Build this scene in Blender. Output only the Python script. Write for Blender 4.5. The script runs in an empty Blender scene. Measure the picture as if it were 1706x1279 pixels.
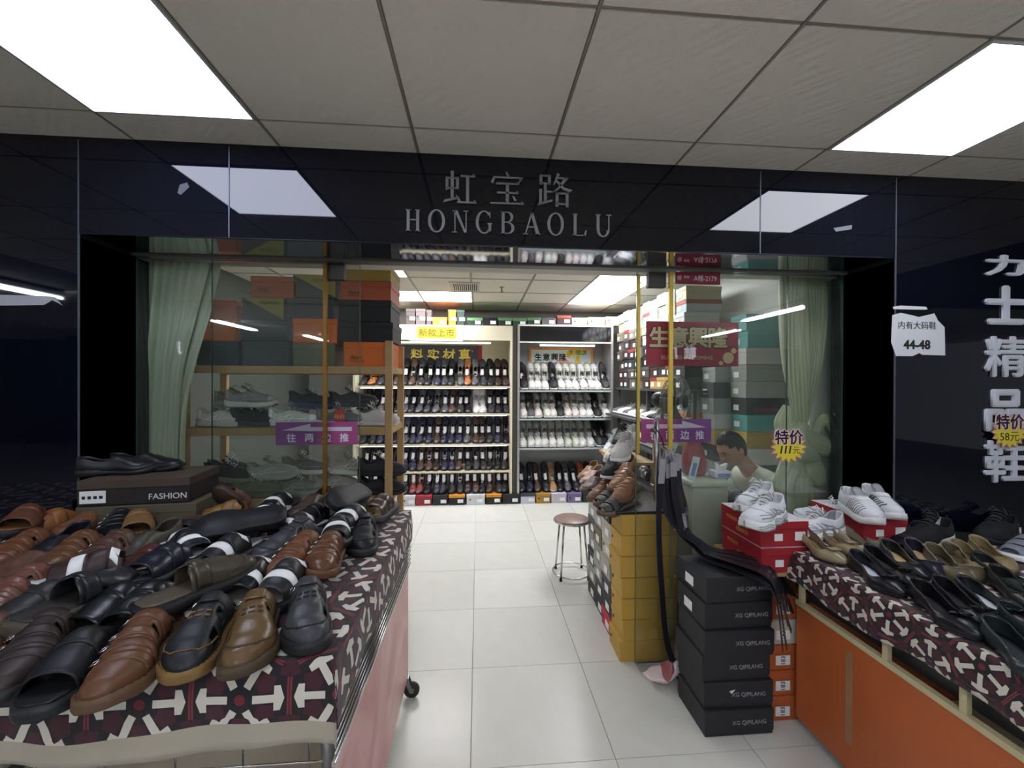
import bpy, bmesh, math, random
from mathutils import Vector, Matrix
R = math.radians
PI = math.pi
random.seed(11)
scene = bpy.context.scene
C = scene.collection

# ---------------------------------------------------------------- camera, world, exposure
FPX, YAW, PITCH, ROLL, EYE = 697.64, .0807, -.0038, .0038, 1.563
_fw = Vector((math.sin(YAW) * math.cos(PITCH), math.cos(YAW) * math.cos(PITCH), math.sin(PITCH)))
_rt = Vector((math.cos(YAW), -math.sin(YAW), 0))
_up = _rt.cross(_fw)
_r2 = _rt * math.cos(ROLL) + _up * math.sin(ROLL)
_u2 = -_rt * math.sin(ROLL) + _up * math.cos(ROLL)
cam_d = bpy.data.cameras.new('camera')
cam_d.sensor_fit = 'HORIZONTAL'
cam_d.sensor_width = 36
cam_d.lens = FPX / 1706 * 36
cam_d.clip_start = .02
cam = bpy.data.objects.new('camera', cam_d)
C.objects.link(cam)
cam.matrix_world = Matrix(((_r2.x, _u2.x, -_fw.x, 0), (_r2.y, _u2.y, -_fw.y, 0), (_r2.z, _u2.z, -_fw.z, EYE), (0, 0, 0, 1)))
scene.camera = cam

world = bpy.data.worlds.new('world')
scene.world = world
world.use_nodes = True
world.node_tree.nodes['Background'].inputs[0].default_value = (.92, .93, 1, 1)
world.node_tree.nodes['Background'].inputs[1].default_value = .09

scene.view_settings.view_transform = 'Standard'
scene.view_settings.look = 'None'
scene.view_settings.gamma = 1
scene.view_settings.use_curve_mapping = False
scene.view_settings.exposure = 1.2
scene.cycles.use_denoising = True
scene.cycles.max_bounces = 10
scene.cycles.transparent_max_bounces = 16
CORRIDOR_PANEL, SHOP_PANEL, TUBE, OTHER_PANEL, BACK_TUBE = 4.4, 8.0, 3.5, 4.4, 26.0


def at(px, py, X=None, Y=None, Z=None):
    """where the sight line through a pixel of the photograph meets a plane of the place"""
    d = _r2 * ((px - 853) / FPX) - _u2 * ((py - 639.5) / FPX) + _fw
    if Y is not None:
        t = Y / d.y
    elif X is not None:
        t = X / d.x
    else:
        t = (Z - EYE) / d.z
    return Vector((0, 0, EYE)) + d * t


# ---------------------------------------------------------------- materials
def lin(c):
    def f(v):
        v /= 255
        return v / 12.92 if v <= .04045 else ((v + .055) / 1.055) ** 2.4
    return (f(c[0]), f(c[1]), f(c[2]), 1)


_mats = {}


def mat(name, c, rough=.5, metal=0., ior=1.45, bump=0., bscale=60., var=0., vscale=6., sheen=0., coat=0., aniso=None, emit=0., voronoi=False):
    key = (name, c, rough, metal, ior, bump, bscale, var, vscale, sheen, coat, emit)
    if key in _mats:
        return _mats[key]
    m = bpy.data.materials.new(name)
    m.use_nodes = True
    nt = m.node_tree
    b = nt.nodes['Principled BSDF']
    col = lin(c)
    b.inputs['Base Color'].default_value = col
    b.inputs['Roughness'].default_value = rough
    b.inputs['Metallic'].default_value = metal
    b.inputs['IOR'].default_value = ior
    if sheen:
        b.inputs['Sheen Weight'].default_value = sheen
    if coat:
        b.inputs['Coat Weight'].default_value = coat
    if emit:
        b.inputs['Emission Color'].default_value = col
        b.inputs['Emission Strength'].default_value = emit
    if var or bump:
        tc = nt.nodes.new('ShaderNodeTexCoord')
    if var:
        n = nt.nodes.new('ShaderNodeTexNoise')
        n.inputs['Scale'].default_value = vscale
        n.inputs['Detail'].default_value = 4
        nt.links.new(tc.outputs['Object'], n.inputs['Vector'])
        mx = nt.nodes.new('ShaderNodeMix')
        mx.data_type = 'RGBA'
        mx.inputs[6].default_value = tuple(v * (1 - var) for v in col[:3]) + (1,)
        mx.inputs[7].default_value = tuple(min(1, v * (1 + var)) for v in col[:3]) + (1,)
        nt.links.new(n.outputs['Fac'], mx.inputs[0])
        nt.links.new(mx.outputs[2], b.inputs['Base Color'])
    if bump:
        n = nt.nodes.new('ShaderNodeTexVoronoi' if voronoi else 'ShaderNodeTexNoise')
        n.inputs['Scale'].default_value = bscale
        nt.links.new(tc.outputs['Object'], n.inputs['Vector'])
        bp = nt.nodes.new('ShaderNodeBump')
        bp.inputs['Strength'].default_value = bump
        bp.inputs['Distance'].default_value = .004
        nt.links.new(n.outputs[0], bp.inputs['Height'])
        nt.links.new(bp.outputs[0], b.inputs['Normal'])
    _mats[key] = m
    return m


def leather(c, rough=.38):
    return mat('leather', c, rough, bump=.12, bscale=240, var=.18, vscale=14)


def card(c, rough=.6):
    return mat('card', c, rough, var=.06, vscale=7)


def plain(c, rough=.5):
    return mat('plain', c, rough)


def glow(name, c, s):
    key = (name, c, s)
    if key not in _mats:
        m = bpy.data.materials.new(name)
        m.use_nodes = True
        nt = m.node_tree
        nt.nodes.remove(nt.nodes['Principled BSDF'])
        e = nt.nodes.new('ShaderNodeEmission')
        e.inputs[0].default_value = lin(c)
        e.inputs[1].default_value = s
        nt.links.new(e.outputs[0], nt.nodes['Material Output'].inputs[0])
        _mats[key] = m
    return _mats[key]


def glass_mat(name, tint, refl, rough=.0, haze=0., hazec=(200, 215, 205)):
    """thin sheet of clear glass: mostly transparent, mirror-like by the Fresnel law, a little noisy diffuse mixed in"""
    m = bpy.data.materials.new(name)
    m.use_nodes = True
    nt = m.node_tree
    nt.nodes.remove(nt.nodes['Principled BSDF'])
    tr = nt.nodes.new('ShaderNodeBsdfTransparent')
    tr.inputs[0].default_value = lin(tint)
    gl = nt.nodes.new('ShaderNodeBsdfGlossy')
    gl.inputs['Roughness'].default_value = rough
    fr = nt.nodes.new('ShaderNodeFresnel')
    fr.inputs[0].default_value = refl
    mx = nt.nodes.new('ShaderNodeMixShader')
    nt.links.new(fr.outputs[0], mx.inputs[0])
    nt.links.new(tr.outputs[0], mx.inputs[1])
    nt.links.new(gl.outputs[0], mx.inputs[2])
    out = mx.outputs[0]
    if haze:
        df = nt.nodes.new('ShaderNodeBsdfDiffuse')
        df.inputs[0].default_value = lin(hazec)
        m2 = nt.nodes.new('ShaderNodeMixShader')
        tc = nt.nodes.new('ShaderNodeTexCoord')
        n = nt.nodes.new('ShaderNodeTexNoise')
        n.inputs['Scale'].default_value = 5
        nt.links.new(tc.outputs['Object'], n.inputs['Vector'])
        mm = nt.nodes.new('ShaderNodeMath')
        mm.operation = 'MULTIPLY'
        mm.inputs[1].default_value = haze * 2
        nt.links.new(n.outputs['Fac'], mm.inputs[0])
        nt.links.new(mm.outputs[0], m2.inputs[0])
        nt.links.new(out, m2.inputs[1])
        nt.links.new(df.outputs[0], m2.inputs[2])
        out = m2.outputs[0]
    nt.links.new(out, nt.nodes['Material Output'].inputs[0])
    return m


class Ex:
    """small arithmetic on shader sockets"""
    nt = None

    def __init__(s, v):
        s.v = v

    @staticmethod
    def op(kind, *a):
        n = Ex.nt.nodes.new('ShaderNodeMath')
        n.operation = kind
        for i, x in enumerate(a):
            x = x.v if isinstance(x, Ex) else x
            if isinstance(x, (int, float)):
                n.inputs[i].default_value = x
            else:
                Ex.nt.links.new(x, n.inputs[i])
        return Ex(n.outputs[0])

    def __add__(s, o): return Ex.op('ADD', s, o)
    def __sub__(s, o): return Ex.op('SUBTRACT', s, o)
    def __mul__(s, o): return Ex.op('MULTIPLY', s, o)
    def __lt__(s, o): return Ex.op('LESS_THAN', s, o)
    def __gt__(s, o): return Ex.op('GREATER_THAN', s, o)
    def abs(s): return Ex.op('ABSOLUTE', s)


def patterned_cloth(name, scale, band=None):
    """printed cotton: six-armed stars of cream T shapes on near-black with maroon kites"""
    m = bpy.data.materials.new(name)
    m.use_nodes = True
    nt = m.node_tree
    Ex.nt = nt
    b = nt.nodes['Principled BSDF']
    b.inputs['Roughness'].default_value = .8
    b.inputs['Sheen Weight'].default_value = .15
    uv = nt.nodes.new('ShaderNodeUVMap')
    sp = nt.nodes.new('ShaderNodeSeparateXYZ')
    nt.links.new(uv.outputs[0], sp.inputs[0])
    U, V = Ex(sp.outputs[0]), Ex(sp.outputs[1])
    x, y = U * (1 / scale), V * (1 / scale)
    mod = lambda a, k: Ex.op('FLOORED_MODULO', a, k)
    s3 = 3 ** .5
    ax, ay = mod(x, 1.) - .5, mod(y, s3) - s3 / 2
    bx, by = mod(x - .5, 1.) - .5, mod(y - s3 / 2, s3) - s3 / 2
    near = (ax * ax + ay * ay) < (bx * bx + by * by)
    pick = lambda p, q: p * near + q * (Ex(1.) - near if False else Ex.op('SUBTRACT', 1., near))
    gx, gy = pick(ax, bx), pick(ay, by)
    r = Ex.op('SQRT', gx * gx + gy * gy)
    ang = Ex.op('ARCTAN2', gy, gx)
    seg = PI / 3
    a1 = mod(ang + seg / 2, seg) - seg / 2
    a2 = mod(ang, seg) - seg / 2
    u1, v1 = r * Ex.op('COSINE', a1), (r * Ex.op('SINE', a1)).abs()
    u2, v2 = r * Ex.op('COSINE', a2), (r * Ex.op('SINE', a2)).abs()
    arm = (u1 > .13) * (u1 < .35) * (v1 < .040)
    head = (u1 > .345) * ((u1 + v1 * .35) < .452) * (v1 < .125)
    white = Ex.op('MAXIMUM', arm, head)
    kite = (u2 > .20) * ((u2 + v2 * .8) < .42) * ((v2 - u2 * .32) < -.005)
    dia = ((u2 - .52).abs() + v2) < .07
    core = r < .055
    red = ((u1 - .485).abs() < .010) * (v1 < .2)
    mar = Ex.op('MAXIMUM', kite, dia)

    def mixc(f, p, q):
        n = nt.nodes.new('ShaderNodeMix')
        n.data_type = 'RGBA'
        nt.links.new(f.v, n.inputs[0])
        for i, c in ((6, p), (7, q)):
            if isinstance(c, tuple):
                n.inputs[i].default_value = lin(c)
            else:
                nt.links.new(c, n.inputs[i])
        return n.outputs[2]
    c = mixc(mar, (20, 15, 20), (62, 20, 32))
    c = mixc(red, c, (120, 40, 52))
    c = mixc(core, c, (108, 28, 44))
    c = mixc(white, c, (205, 198, 186))
    if band is not None:
        c = mixc(V < band, c, (168, 160, 142))
    nt.links.new(c, b.inputs['Base Color'])
    n = nt.nodes.new('ShaderNodeTexNoise')
    n.inputs['Scale'].default_value = 900
    bp = nt.nodes.new('ShaderNodeBump')
    bp.inputs['Strength'].default_value = .25
    bp.inputs['Distance'].default_value = .002
    nt.links.new(uv.outputs[0], n.inputs['Vector'])
    nt.links.new(n.outputs[0], bp.inputs['Height'])
    nt.links.new(bp.outputs[0], b.inputs['Normal'])
    return m


def bump_mat(name, c, rough, scale, strength, kind='wave', var=.05):
    """pressed ceiling board: shallow diamond relief"""
    m = mat(name, c, rough, var=var, vscale=3)
    nt = m.node_tree
    b = nt.nodes['Principled BSDF']
    tc = nt.nodes.new('ShaderNodeTexCoord')
    Ex.nt = nt
    sp = nt.nodes.new('ShaderNodeSeparateXYZ')
    nt.links.new(tc.outputs['Object'], sp.inputs[0])
    X, Y = Ex(sp.outputs[0]) * scale, Ex(sp.outputs[1]) * scale
    pp = lambda a: Ex.op('PINGPONG', a, 1.)
    d = (pp(X) + pp(Y) - 1.).abs()
    ring = Ex.op('SINE', d * 14.)
    n = nt.nodes.new('ShaderNodeTexNoise')
    n.inputs['Scale'].default_value = 220
    nt.links.new(tc.outputs['Object'], n.inputs['Vector'])
    hgt = ring + Ex(n.outputs[0]) * 2.
    bp = nt.nodes.new('ShaderNodeBump')
    bp.inputs['Strength'].default_value = strength
    bp.inputs['Distance'].default_value = .003
    nt.links.new(hgt.v, bp.inputs['Height'])
    nt.links.new(bp.outputs[0], b.inputs['Normal'])
    return m


BLACK_GLASS = mat('black_glass_panel', (8, 11, 24), .025, ior=1.55)
JOINT = mat('aluminium_joint', (92, 95, 106), .5, .4)
SOFFIT = mat('mirror_steel', (185, 187, 196), .04, 1.)
WHITE_WALL = mat('white_plaster', (215, 214, 206), .8, var=.04)
CHROME = mat('chrome', (205, 205, 205), .15, 1.)
STEEL = mat('brushed_steel', (150, 150, 148), .35, 1.)
GOLD = mat('gold_trim', (222, 192, 88), .35, .5)
WOOD = mat('pine_wood', (176, 146, 100), .55, var=.22, vscale=9, bump=.05, bscale=40)
PAPER = mat('white_paper', (232, 232, 230), .7)
TAGPAPER = mat('tag_paper', (238, 238, 236), .6)
DARK = plain((16, 16, 18), .6)
INK = plain((28, 28, 30), .6)


# ---------------------------------------------------------------- mesh helpers
def as_mesh(name, verts, faces, smooth=False):
    me = bpy.data.meshes.new(name)
    me.from_pydata([tuple(v) for v in verts], [], faces)
    me.validate(clean_customdata=False)
    me.update()
    if smooth:
        me.polygons.foreach_set('use_smooth', [True] * len(me.polygons))
    return me


class MB:
    """collects simple shapes for ONE mesh"""

    def __init__(s):
        s.v, s.f = [], []

    def add(s, verts, faces):
        k = len(s.v)
        s.v += [Vector(p) for p in verts]
        s.f += [tuple(i + k for i in f) for f in faces]
        return s

    def box(s, x0, x1, y0, y1, z0, z1, bev=0.):
        if bev <= 0:
            return s.add([(x0, y0, z0), (x1, y0, z0), (x1, y1, z0), (x0, y1, z0), (x0, y0, z1), (x1, y0, z1), (x1, y1, z1), (x0, y1, z1)],
                         [(3, 2, 1, 0), (4, 5, 6, 7), (0, 1, 5, 4), (1, 2, 6, 5), (2, 3, 7, 6), (3, 0, 4, 7)])
        bm = bmesh.new()
        bmesh.ops.create_cube(bm, size=1)
        for v in bm.verts:
            v.co = Vector(((x0 + x1) / 2 + v.co.x * (x1 - x0), (y0 + y1) / 2 + v.co.y * (y1 - y0), (z0 + z1) / 2 + v.co.z * (z1 - z0)))
        bmesh.ops.bevel(bm, geom=list(bm.edges), offset=bev, segments=2, affect='EDGES', profile=.5)
        bm.verts.index_update()
        s.add([v.co.copy() for v in bm.verts], [[v.index for v in f.verts] for f in bm.faces])
        bm.free()
        return s

    def tube(s, pts, r, n=8, cap=True, closed=False):
        pts = [Vector(p) for p in pts]
        rr = r if isinstance(r, (list, tuple)) else [r] * len(pts)
        rings = []
        N = len(pts)
        up = None
        for i, p in enumerate(pts):
            if closed:
                t = pts[(i + 1) % N] - pts[i - 1]
            else:
                t = pts[min(i + 1, N - 1)] - pts[max(i - 1, 0)]
            if t.length < 1e-9:
                t = Vector((0, 0, 1))
            t.normalize()
            if up is None:
                up = Vector((0, 0, 1)) if abs(t.z) < .9 else Vector((1, 0, 0))
            a = t.cross(up)
            if a.length < 1e-6:
                a = t.cross(Vector((0, 1, 0)))
            a.normalize()
            b = a.cross(t).normalized()
            up = b
            rings.append([p + (a * math.cos(2 * PI * k / n) + b * math.sin(2 * PI * k / n)) * rr[i] for k in range(n)])
        v = [q for ring in rings for q in ring]
        f = []
        for i in range(N if closed else N - 1):
            j = (i + 1) % N
            for k in range(n):
                f.append((i * n + k, i * n + (k + 1) % n, j * n + (k + 1) % n, j * n + k))
        if cap and not closed:
            f.append(tuple(range(n))[::-1])
            f.append(tuple((N - 1) * n + k for k in range(n)))
        return s.add(v, f)

    def lathe(s, prof, n=24, at=(0, 0, 0), axis='z', cap=True):
        v, f = [], []
        for r, z in prof:
            for k in range(n):
                a = 2 * PI * k / n
                p = (r * math.cos(a), r * math.sin(a), z)
                if axis == 'y':
                    p = (p[0], p[2], p[1])
                elif axis == 'x':
                    p = (p[2], p[0], p[1])
                v.append((p[0] + at[0], p[1] + at[1], p[2] + at[2]))
        for i in range(len(prof) - 1):
            for k in range(n):
                f.append((i * n + k, i * n + (k + 1) % n, (i + 1) * n + (k + 1) % n, (i + 1) * n + k))
        if cap:
            f.append(tuple(range(n))[::-1])
            f.append(tuple((len(prof) - 1) * n + k for k in range(n)))
        return s.add(v, f)

    def prism(s, poly, y0, y1):
        """polygon in (x, z), extruded along y"""
        n = len(poly)
        v = [(p[0], y0, p[1]) for p in poly] + [(p[0], y1, p[1]) for p in poly]
        f = [tuple(range(n)), tuple(range(2 * n - 1, n - 1, -1))]
        f += [(i + n, (i + 1) % n + n, (i + 1) % n, i) for i in range(n)]
        return s.add(v, f)

    def ribbon(s, pts, width, thick, side):
        """flat strap along pts; side = width direction (vector or one per point)"""
        pts = [Vector(p) for p in pts]
        N = len(pts)
        v = []
        for i, p in enumerate(pts):
            t = (pts[min(i + 1, N - 1)] - pts[max(i - 1, 0)]).normalized()
            sd = Vector(side[i] if isinstance(side, list) else side)
            sd = (sd - t * sd.dot(t)).normalized()
            nn = t.cross(sd)
            for a, c in ((-1, -1), (1, -1), (1, 1), (-1, 1)):
                v.append(p + sd * (a * width / 2) + nn * (c * thick / 2))
        f = [(3, 2, 1, 0)]
        for i in range(N - 1):
            for k in range(4):
                f.append((i * 4 + k, i * 4 + (k + 1) % 4, i * 4 + 4 + (k + 1) % 4, i * 4 + 4 + k))
        f.append(tuple((N - 1) * 4 + k for k in range(4)))
        return s.add(v, f)

    def mesh(s, name='m', smooth=False):
        return as_mesh(name, s.v, s.f, smooth)

    def build(s, name, m, parent=None, smooth=False, loc=(0, 0, 0)):
        return obj(name, s.mesh(name, smooth), m, parent, loc)


def obj(name, me, m, parent=None, loc=(0, 0, 0), rot=None):
    """one mesh object; the material sits on the object, so copies may share the mesh"""
    if not me.materials:
        me.materials.append(None)
    o = bpy.data.objects.new(name, me)
    C.objects.link(o)
    o.material_slots[0].link = 'OBJECT'
    o.material_slots[0].material = m
    o.parent = parent
    o.location = loc
    if rot is not None:
        o.rotation_euler = rot
    return o


def tag(o, label, cat, group=None):
    o['label'] = label
    o['category'] = cat
    if group:
        o['group'] = group
    return o


def thing(name, label, cat, loc=(0, 0, 0), rz=0., group=None, mtx=None):
    o = bpy.data.objects.new(name, None)
    C.objects.link(o)
    o.empty_display_size = .05
    if mtx is not None:
        o.matrix_basis = mtx
    else:
        o.location = loc
        o.rotation_euler = (0, 0, rz)
    return tag(o, label, cat, group)


def struct(o):
    o['kind'] = 'structure'
    return o


_text = {}


def text_mesh(s, size, depth=.002, bold=0., align='CENTER'):
    key = (s, size, depth, bold, align)
    if key not in _text:
        c = bpy.data.curves.new('text', 'FONT')
        c.body = s
        c.size = size
        c.extrude = depth / 2
        c.resolution_u = 3
        c.align_x = align
        o = bpy.data.objects.new('text', c)
        C.objects.link(o)
        bpy.context.view_layer.update()
        me = bpy.data.meshes.new_from_object(o.evaluated_get(bpy.context.evaluated_depsgraph_get()))
        bpy.data.objects.remove(o)
        bpy.data.curves.remove(c)
        me.materials.clear()
        if bold:
            bm = bmesh.new()
            for kz, (dx, dy) in enumerate(((0, 0), (bold, 0), (-bold, 0), (0, bold), (0, -bold), (bold * .7, bold * .7), (-bold * .7, bold * .7), (bold * .7, -bold * .7), (-bold * .7, -bold * .7))):
                q = me.copy()
                q.transform(Matrix.Translation((dx, dy, -kz * depth * .06)))
                bm.from_mesh(q)
                bpy.data.meshes.remove(q)
            bm.to_mesh(me)
            bm.free()
        if align == 'CENTER' and me.vertices:
            ys = [v.co.y for v in me.vertices]
            mid = (min(ys) + max(ys)) / 2
            for v in me.vertices:
                v.co.y -= mid
        _text[key] = me
    return _text[key]


FACE = {'-y': (PI / 2, 0, 0), '-x': (PI / 2, 0, -PI / 2), '+y': (PI / 2, 0, PI), '+x': (PI / 2, 0, PI / 2), '+z': (0, 0, 0)}


def text(s, size, m, parent, loc, face='-y', depth=.002, bold=0., name='lettering', align='CENTER', sx=1., tilt=0.):
    o = obj(name, text_mesh(s, size, depth, bold, align), m, parent, loc, FACE[face])
    if sx != 1.:
        o.scale = (sx, 1, 1)
    if tilt:
        e = o.rotation_euler
        o.rotation_euler = (Matrix.Rotation(e[2], 4, 'Z') @ Matrix.Rotation(e[0], 4, 'X') @ Matrix.Rotation(tilt, 4, 'Z')).to_euler()
    return o


def strokes(mb, items, ox, oz, s, y0, y1):
    """serif characters from bars: (xa, za, xb, zb, wa, wb) on a 100 grid, or a polygon"""
    for it in items:
        if isinstance(it, list):
            mb.prism([(ox + p[0] * s, oz + p[1] * s) for p in it], y0, y1)
            continue
        xa, za, xb, zb, wa, wb = it
        d = Vector((xb - xa, zb - za))
        d.normalize()
        n = Vector((-d.y, d.x))
        p = [(xa - n.x * wa / 2, za - n.y * wa / 2), (xb - n.x * wb / 2, zb - n.y * wb / 2), (xb + n.x * wb / 2, zb + n.y * wb / 2), (xa + n.x * wa / 2, za + n.y * wa / 2)]
        mb.prism([(ox + q[0] * s, oz + q[1] * s) for q in p], y0, y1)
# ---------------------------------------------------------------- the setting
F, G, GD, CEIL, SOF = 1.919, 2.205, 2.245, 2.596, 2.189
NL, NR = -1.69, 2.062            # the shopfront niche, left and right
BACK = 6.05
IL, IR = -2.35, 2.72             # inner side walls

floor = struct(MB().box(-12, 12, -8, 6.2, -.12, -.006).build('floor', mat('grout', (150, 147, 138), .9)))
TILE = .6
tile_me = MB().box(.0015, TILE - .0015, .0015, TILE - .0015, -.006, 0).mesh('floor_tile')
tile_mats = [mat('porcelain_tile_%d' % k, c, .27, var=.06, vscale=9, ior=1.5) for k, c in enumerate(((208, 208, 199), (204, 204, 195), (211, 211, 203)))]
for i in range(-7, 6):
    for j in range(-4, 7):
        obj('floor_tile', tile_me, random.choice(tile_mats), floor, (-.0252 + i * TILE, 2.293 + j * TILE, 0))

# ceilings: boards in a dark T-bar grid, children of the ceiling
ceiling = struct(MB().box(-12, 12, -8, 6.2, CEIL + .02, CEIL + .1).build('ceiling', mat('ceiling_void', (90, 88, 84), .9)))
BOARD = bump_mat('pressed_ceiling_board', (236, 231, 220), .85, 1 / .15, .6)
BOARD_IN = bump_mat('shop_ceiling_board', (225, 220, 208), .85, 1 / .1, .2)
RAIL = mat('t_bar', (150, 144, 130), .5)
board_me = MB().box(.007, TILE - .007, .007, TILE - .007, CEIL - .002, CEIL + .012).mesh('ceiling_board')
CX0, CY1 = -1.472, 1.732
corridor_panels = {(0, -1): 'left', (5, -1): 'right'}
light_cells = {(0, -1), (5, -1), (2, -4), (0, -6), (5, -5)}
for i in range(-4, 9):
    for j in range(-5, 0):
        if (i, j) not in light_cells:
            obj('ceiling_board', board_me, BOARD, ceiling, (CX0 + i * TILE, CY1 + j * TILE, 0))
short = F - CY1
edge_me = MB().box(.007, TILE - .007, .007, short - .002, CEIL - .002, CEIL + .012).mesh('ceiling_board')
for i in range(-4, 9):
    obj('ceiling_board', edge_me, BOARD, ceiling, (CX0 + i * TILE, CY1, 0))
for i in range(-4, 10):
    x = CX0 + i * TILE
    MB().box(x - .0068, x + .0068, -1.4, F, CEIL + .004, CEIL + .008).build('grid_rail', RAIL, ceiling)
    MB().box(x - .003, x + .003, -1.4, F, CEIL - .003, CEIL + .0018).build('grid_rail', RAIL, ceiling)
for j in range(-5, 1):
    y = CY1 + j * TILE
    MB().box(CX0 - 4 * TILE, CX0 + 9 * TILE, y - .0068, y + .0068, CEIL + .0022, CEIL + .0062).build('grid_rail', RAIL, ceiling)
MB().box(-12, 12, -8, -1.42, CEIL - .004, CEIL + .012).build('ceiling_sheet', BOARD, ceiling)
# shop ceiling
IX0, IY0, IT = -.685, 4.185, .612
ib_me = MB().box(.009, IT - .009, .009, IT - .009, CEIL - .002, CEIL + .012).mesh('ceiling_board')
shop_lights = {(0, 1): 'ceiling light panel above the left cabinet, nearest the vent', (-1, 1): 'ceiling light panel above the wooden rack, beside the left cabinet',
               (-1, -1): 'ceiling light panel just behind the stacked orange boxes', (3, -1): 'ceiling light panel of the right row nearest the glass doors',
               (3, 0): 'ceiling light panel in the middle of the right row', (3, 1): 'ceiling light panel of the right row nearest the back cabinets'}
for i in range(-3, 6):
    for j in range(-3, 3):
        if (i, j) not in shop_lights:
            obj('ceiling_board', ib_me, BOARD_IN, ceiling, (IX0 + i * IT, IY0 + j * IT, 0))
for i in range(-2, 6):
    x = IX0 + i * IT
    MB().box(x - .011, x + .011, 2.35, BACK, CEIL - .006, CEIL + .004).build('grid_rail', RAIL, ceiling)
for j in range(-3, 4):
    y = IY0 + j * IT
    MB().box(IX0 - 3 * IT, IX0 + 6 * IT, y - .009, y + .009, CEIL - .0058, CEIL + .0038).build('grid_rail', RAIL, ceiling)


def led_panel(x, y, size, strength, label, c=(240, 244, 255), group='square LED ceiling panels'):
    t = thing('ceiling_light', label, 'ceiling light', (x, y, CEIL), 0, group)
    a, w = size, .012
    MB().box(.006, a - .006, .006, w, -.008, .01).box(.006, a - .006, a - w, a - .006, -.008, .01).box(.006, w, w, a - w, -.008, .01).box(a - w, a - .006, w, a - w, -.008, .01).build('frame', mat('white_frame', (205, 205, 205), .4), t)
    MB().box(w, a - w, w, a - w, -.004, .006).build('diffuser', glow('led_diffuser', c, strength), t)
    return t


led_panel(CX0, CY1 - TILE, TILE, CORRIDOR_PANEL, 'bluish white ceiling light panel at upper left, wrinkled diffuser', (226, 232, 255))
led_panel(CX0 + 5 * TILE, CY1 - TILE, TILE, CORRIDOR_PANEL, 'bright white ceiling light panel at upper right', (240, 243, 255))
for i, j in sorted(light_cells - {(0, -1), (5, -1)}):
    led_panel(CX0 + i * TILE, CY1 + j * TILE, TILE, OTHER_PANEL, {(2, -4): 'corridor light panel straight behind the camera, nearest one', (0, -6): 'corridor light panel behind the camera on the left', (5, -5): 'corridor light panel behind the camera on the right'}[(i, j)], (235, 240, 255))
for (i, j), lb in shop_lights.items():
    led_panel(IX0 + i * IT, IY0 + j * IT, IT, SHOP_PANEL, lb, (250, 251, 255))

# shopfront: black glass cladding left, right and above the niche
def cladding(name, panels, y0=F, depth=.3):
    """a black-glass wall: core plus separate panels with aluminium joints"""
    x0, x1 = min(p[0] for p in panels), max(p[1] for p in panels)
    z0, z1 = min(p[2] for p in panels), max(p[3] for p in panels)
    w = struct(MB().box(x0, x1, y0 + .008, y0 + depth, z0 + (.002 if z0 > .1 else 0), z1).build(name, mat('black_core', (9, 9, 12), .5)))
    for a, b, c, d in panels:
        MB().box(a + .002, b - .002, y0, y0 + .0078, c + .001, d).build('glass_panel', BLACK_GLASS, w)
    return w


cladding('wall_front_left', [(-2.95, NL, 0, CEIL), (-4.4, -2.95, 0, CEIL)])
cladding('wall_front_right', [(NR, 3.3, 0, CEIL), (3.3, 4.6, 0, CEIL)])
top = cladding('wall_front_top', [(NL, -1.083, SOF, CEIL), (-1.083, 1.353, SOF, CEIL), (1.353, NR, SOF, CEIL)], depth=.31)
for x, z0 in ((NL, 1.0), (-1.083, SOF), (1.353, SOF), (NR, .9)):
    MB().box(x - .0025, x + .0025, F - .0015, F + .004, z0, CEIL - .01).build('joint_strip', JOINT, top)
MB().box(NL, NR, F + .01, G + .03, SOF - .004, SOF + .002).build('soffit', SOFFIT, top)
MB().box(NL, NR, F, F + .01, SOF - .004, SOF + .001).build('edge_strip', mat('dark_edge', (40, 42, 50), .3, .8), top)
MB().box(NL, NR, G - .016, G + .05, SOF - .012, SOF - .004).build('head_track', mat('head_track_grey', (120, 120, 118), .4, .3), top)
for sx, x, nm in ((1, NL, 'wall_niche_left'), (-1, NR, 'wall_niche_right')):
    w = struct(MB().box(min(x, x - sx * .012), max(x, x - sx * .012), F + .008, 2.3, 0, SOF - .016).build(nm, BLACK_GLASS))
for a_, b_ in ((NL, -.62), (.88, NR)):
    MB().box(a_, b_, G - .01, GD + .02, 0, .012).build('sill_track', mat('sill', (150, 148, 138), .5), floor)
struct(MB().box(-4.4, 4.6, 2.24, 2.40, SOF, CEIL).build('wall_front_inner_top', WHITE_WALL))
struct(MB().box(IL - .1, IL, 2.25, BACK + .1, 0, CEIL).build('wall_inner_left', mat('grey_plaster', (74, 76, 70), .8)))
struct(MB().box(IR, IR + .1, 2.25, BACK + .1, 0, CEIL).build('wall_inner_right', WHITE_WALL))
struct(MB().box(IL, IR, BACK, BACK + .1, 0, CEIL).build('wall_back', mat('back_plaster', (150, 148, 142), .8)))
struct(MB().box(IL, NL - .012, 2.24, 2.34, 0, SOF).build('wall_return_left', WHITE_WALL))
struct(MB().box(2.035, IR, 2.42, 2.50, 0, CEIL).build('wall_return_right', mat('pier_plaster', (205, 205, 200), .7)))
# upper right: white boxed-in beam along the side wall, with a rail
beam = struct(MB().box(2.32, IR, 2.55, BACK, 2.12, CEIL).build('trim_1', mat('beam_white', (222, 222, 216), .6)))
MB().box(2.30, 2.32, 2.55, BACK, 2.10, 2.14).build('curtain_rail', mat('white_rail', (225, 226, 224), .4), beam)

# glass: fixed panes (windows) and sliding doors
PANE = glass_mat('clear_glass', (252, 254, 253), 1.45, haze=.02)
PANE_IN = glass_mat('door_glass', (253, 254, 253), 1.40, haze=.012)
EDGE = mat('green_glass_edge', (70, 100, 88), .15)


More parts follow.
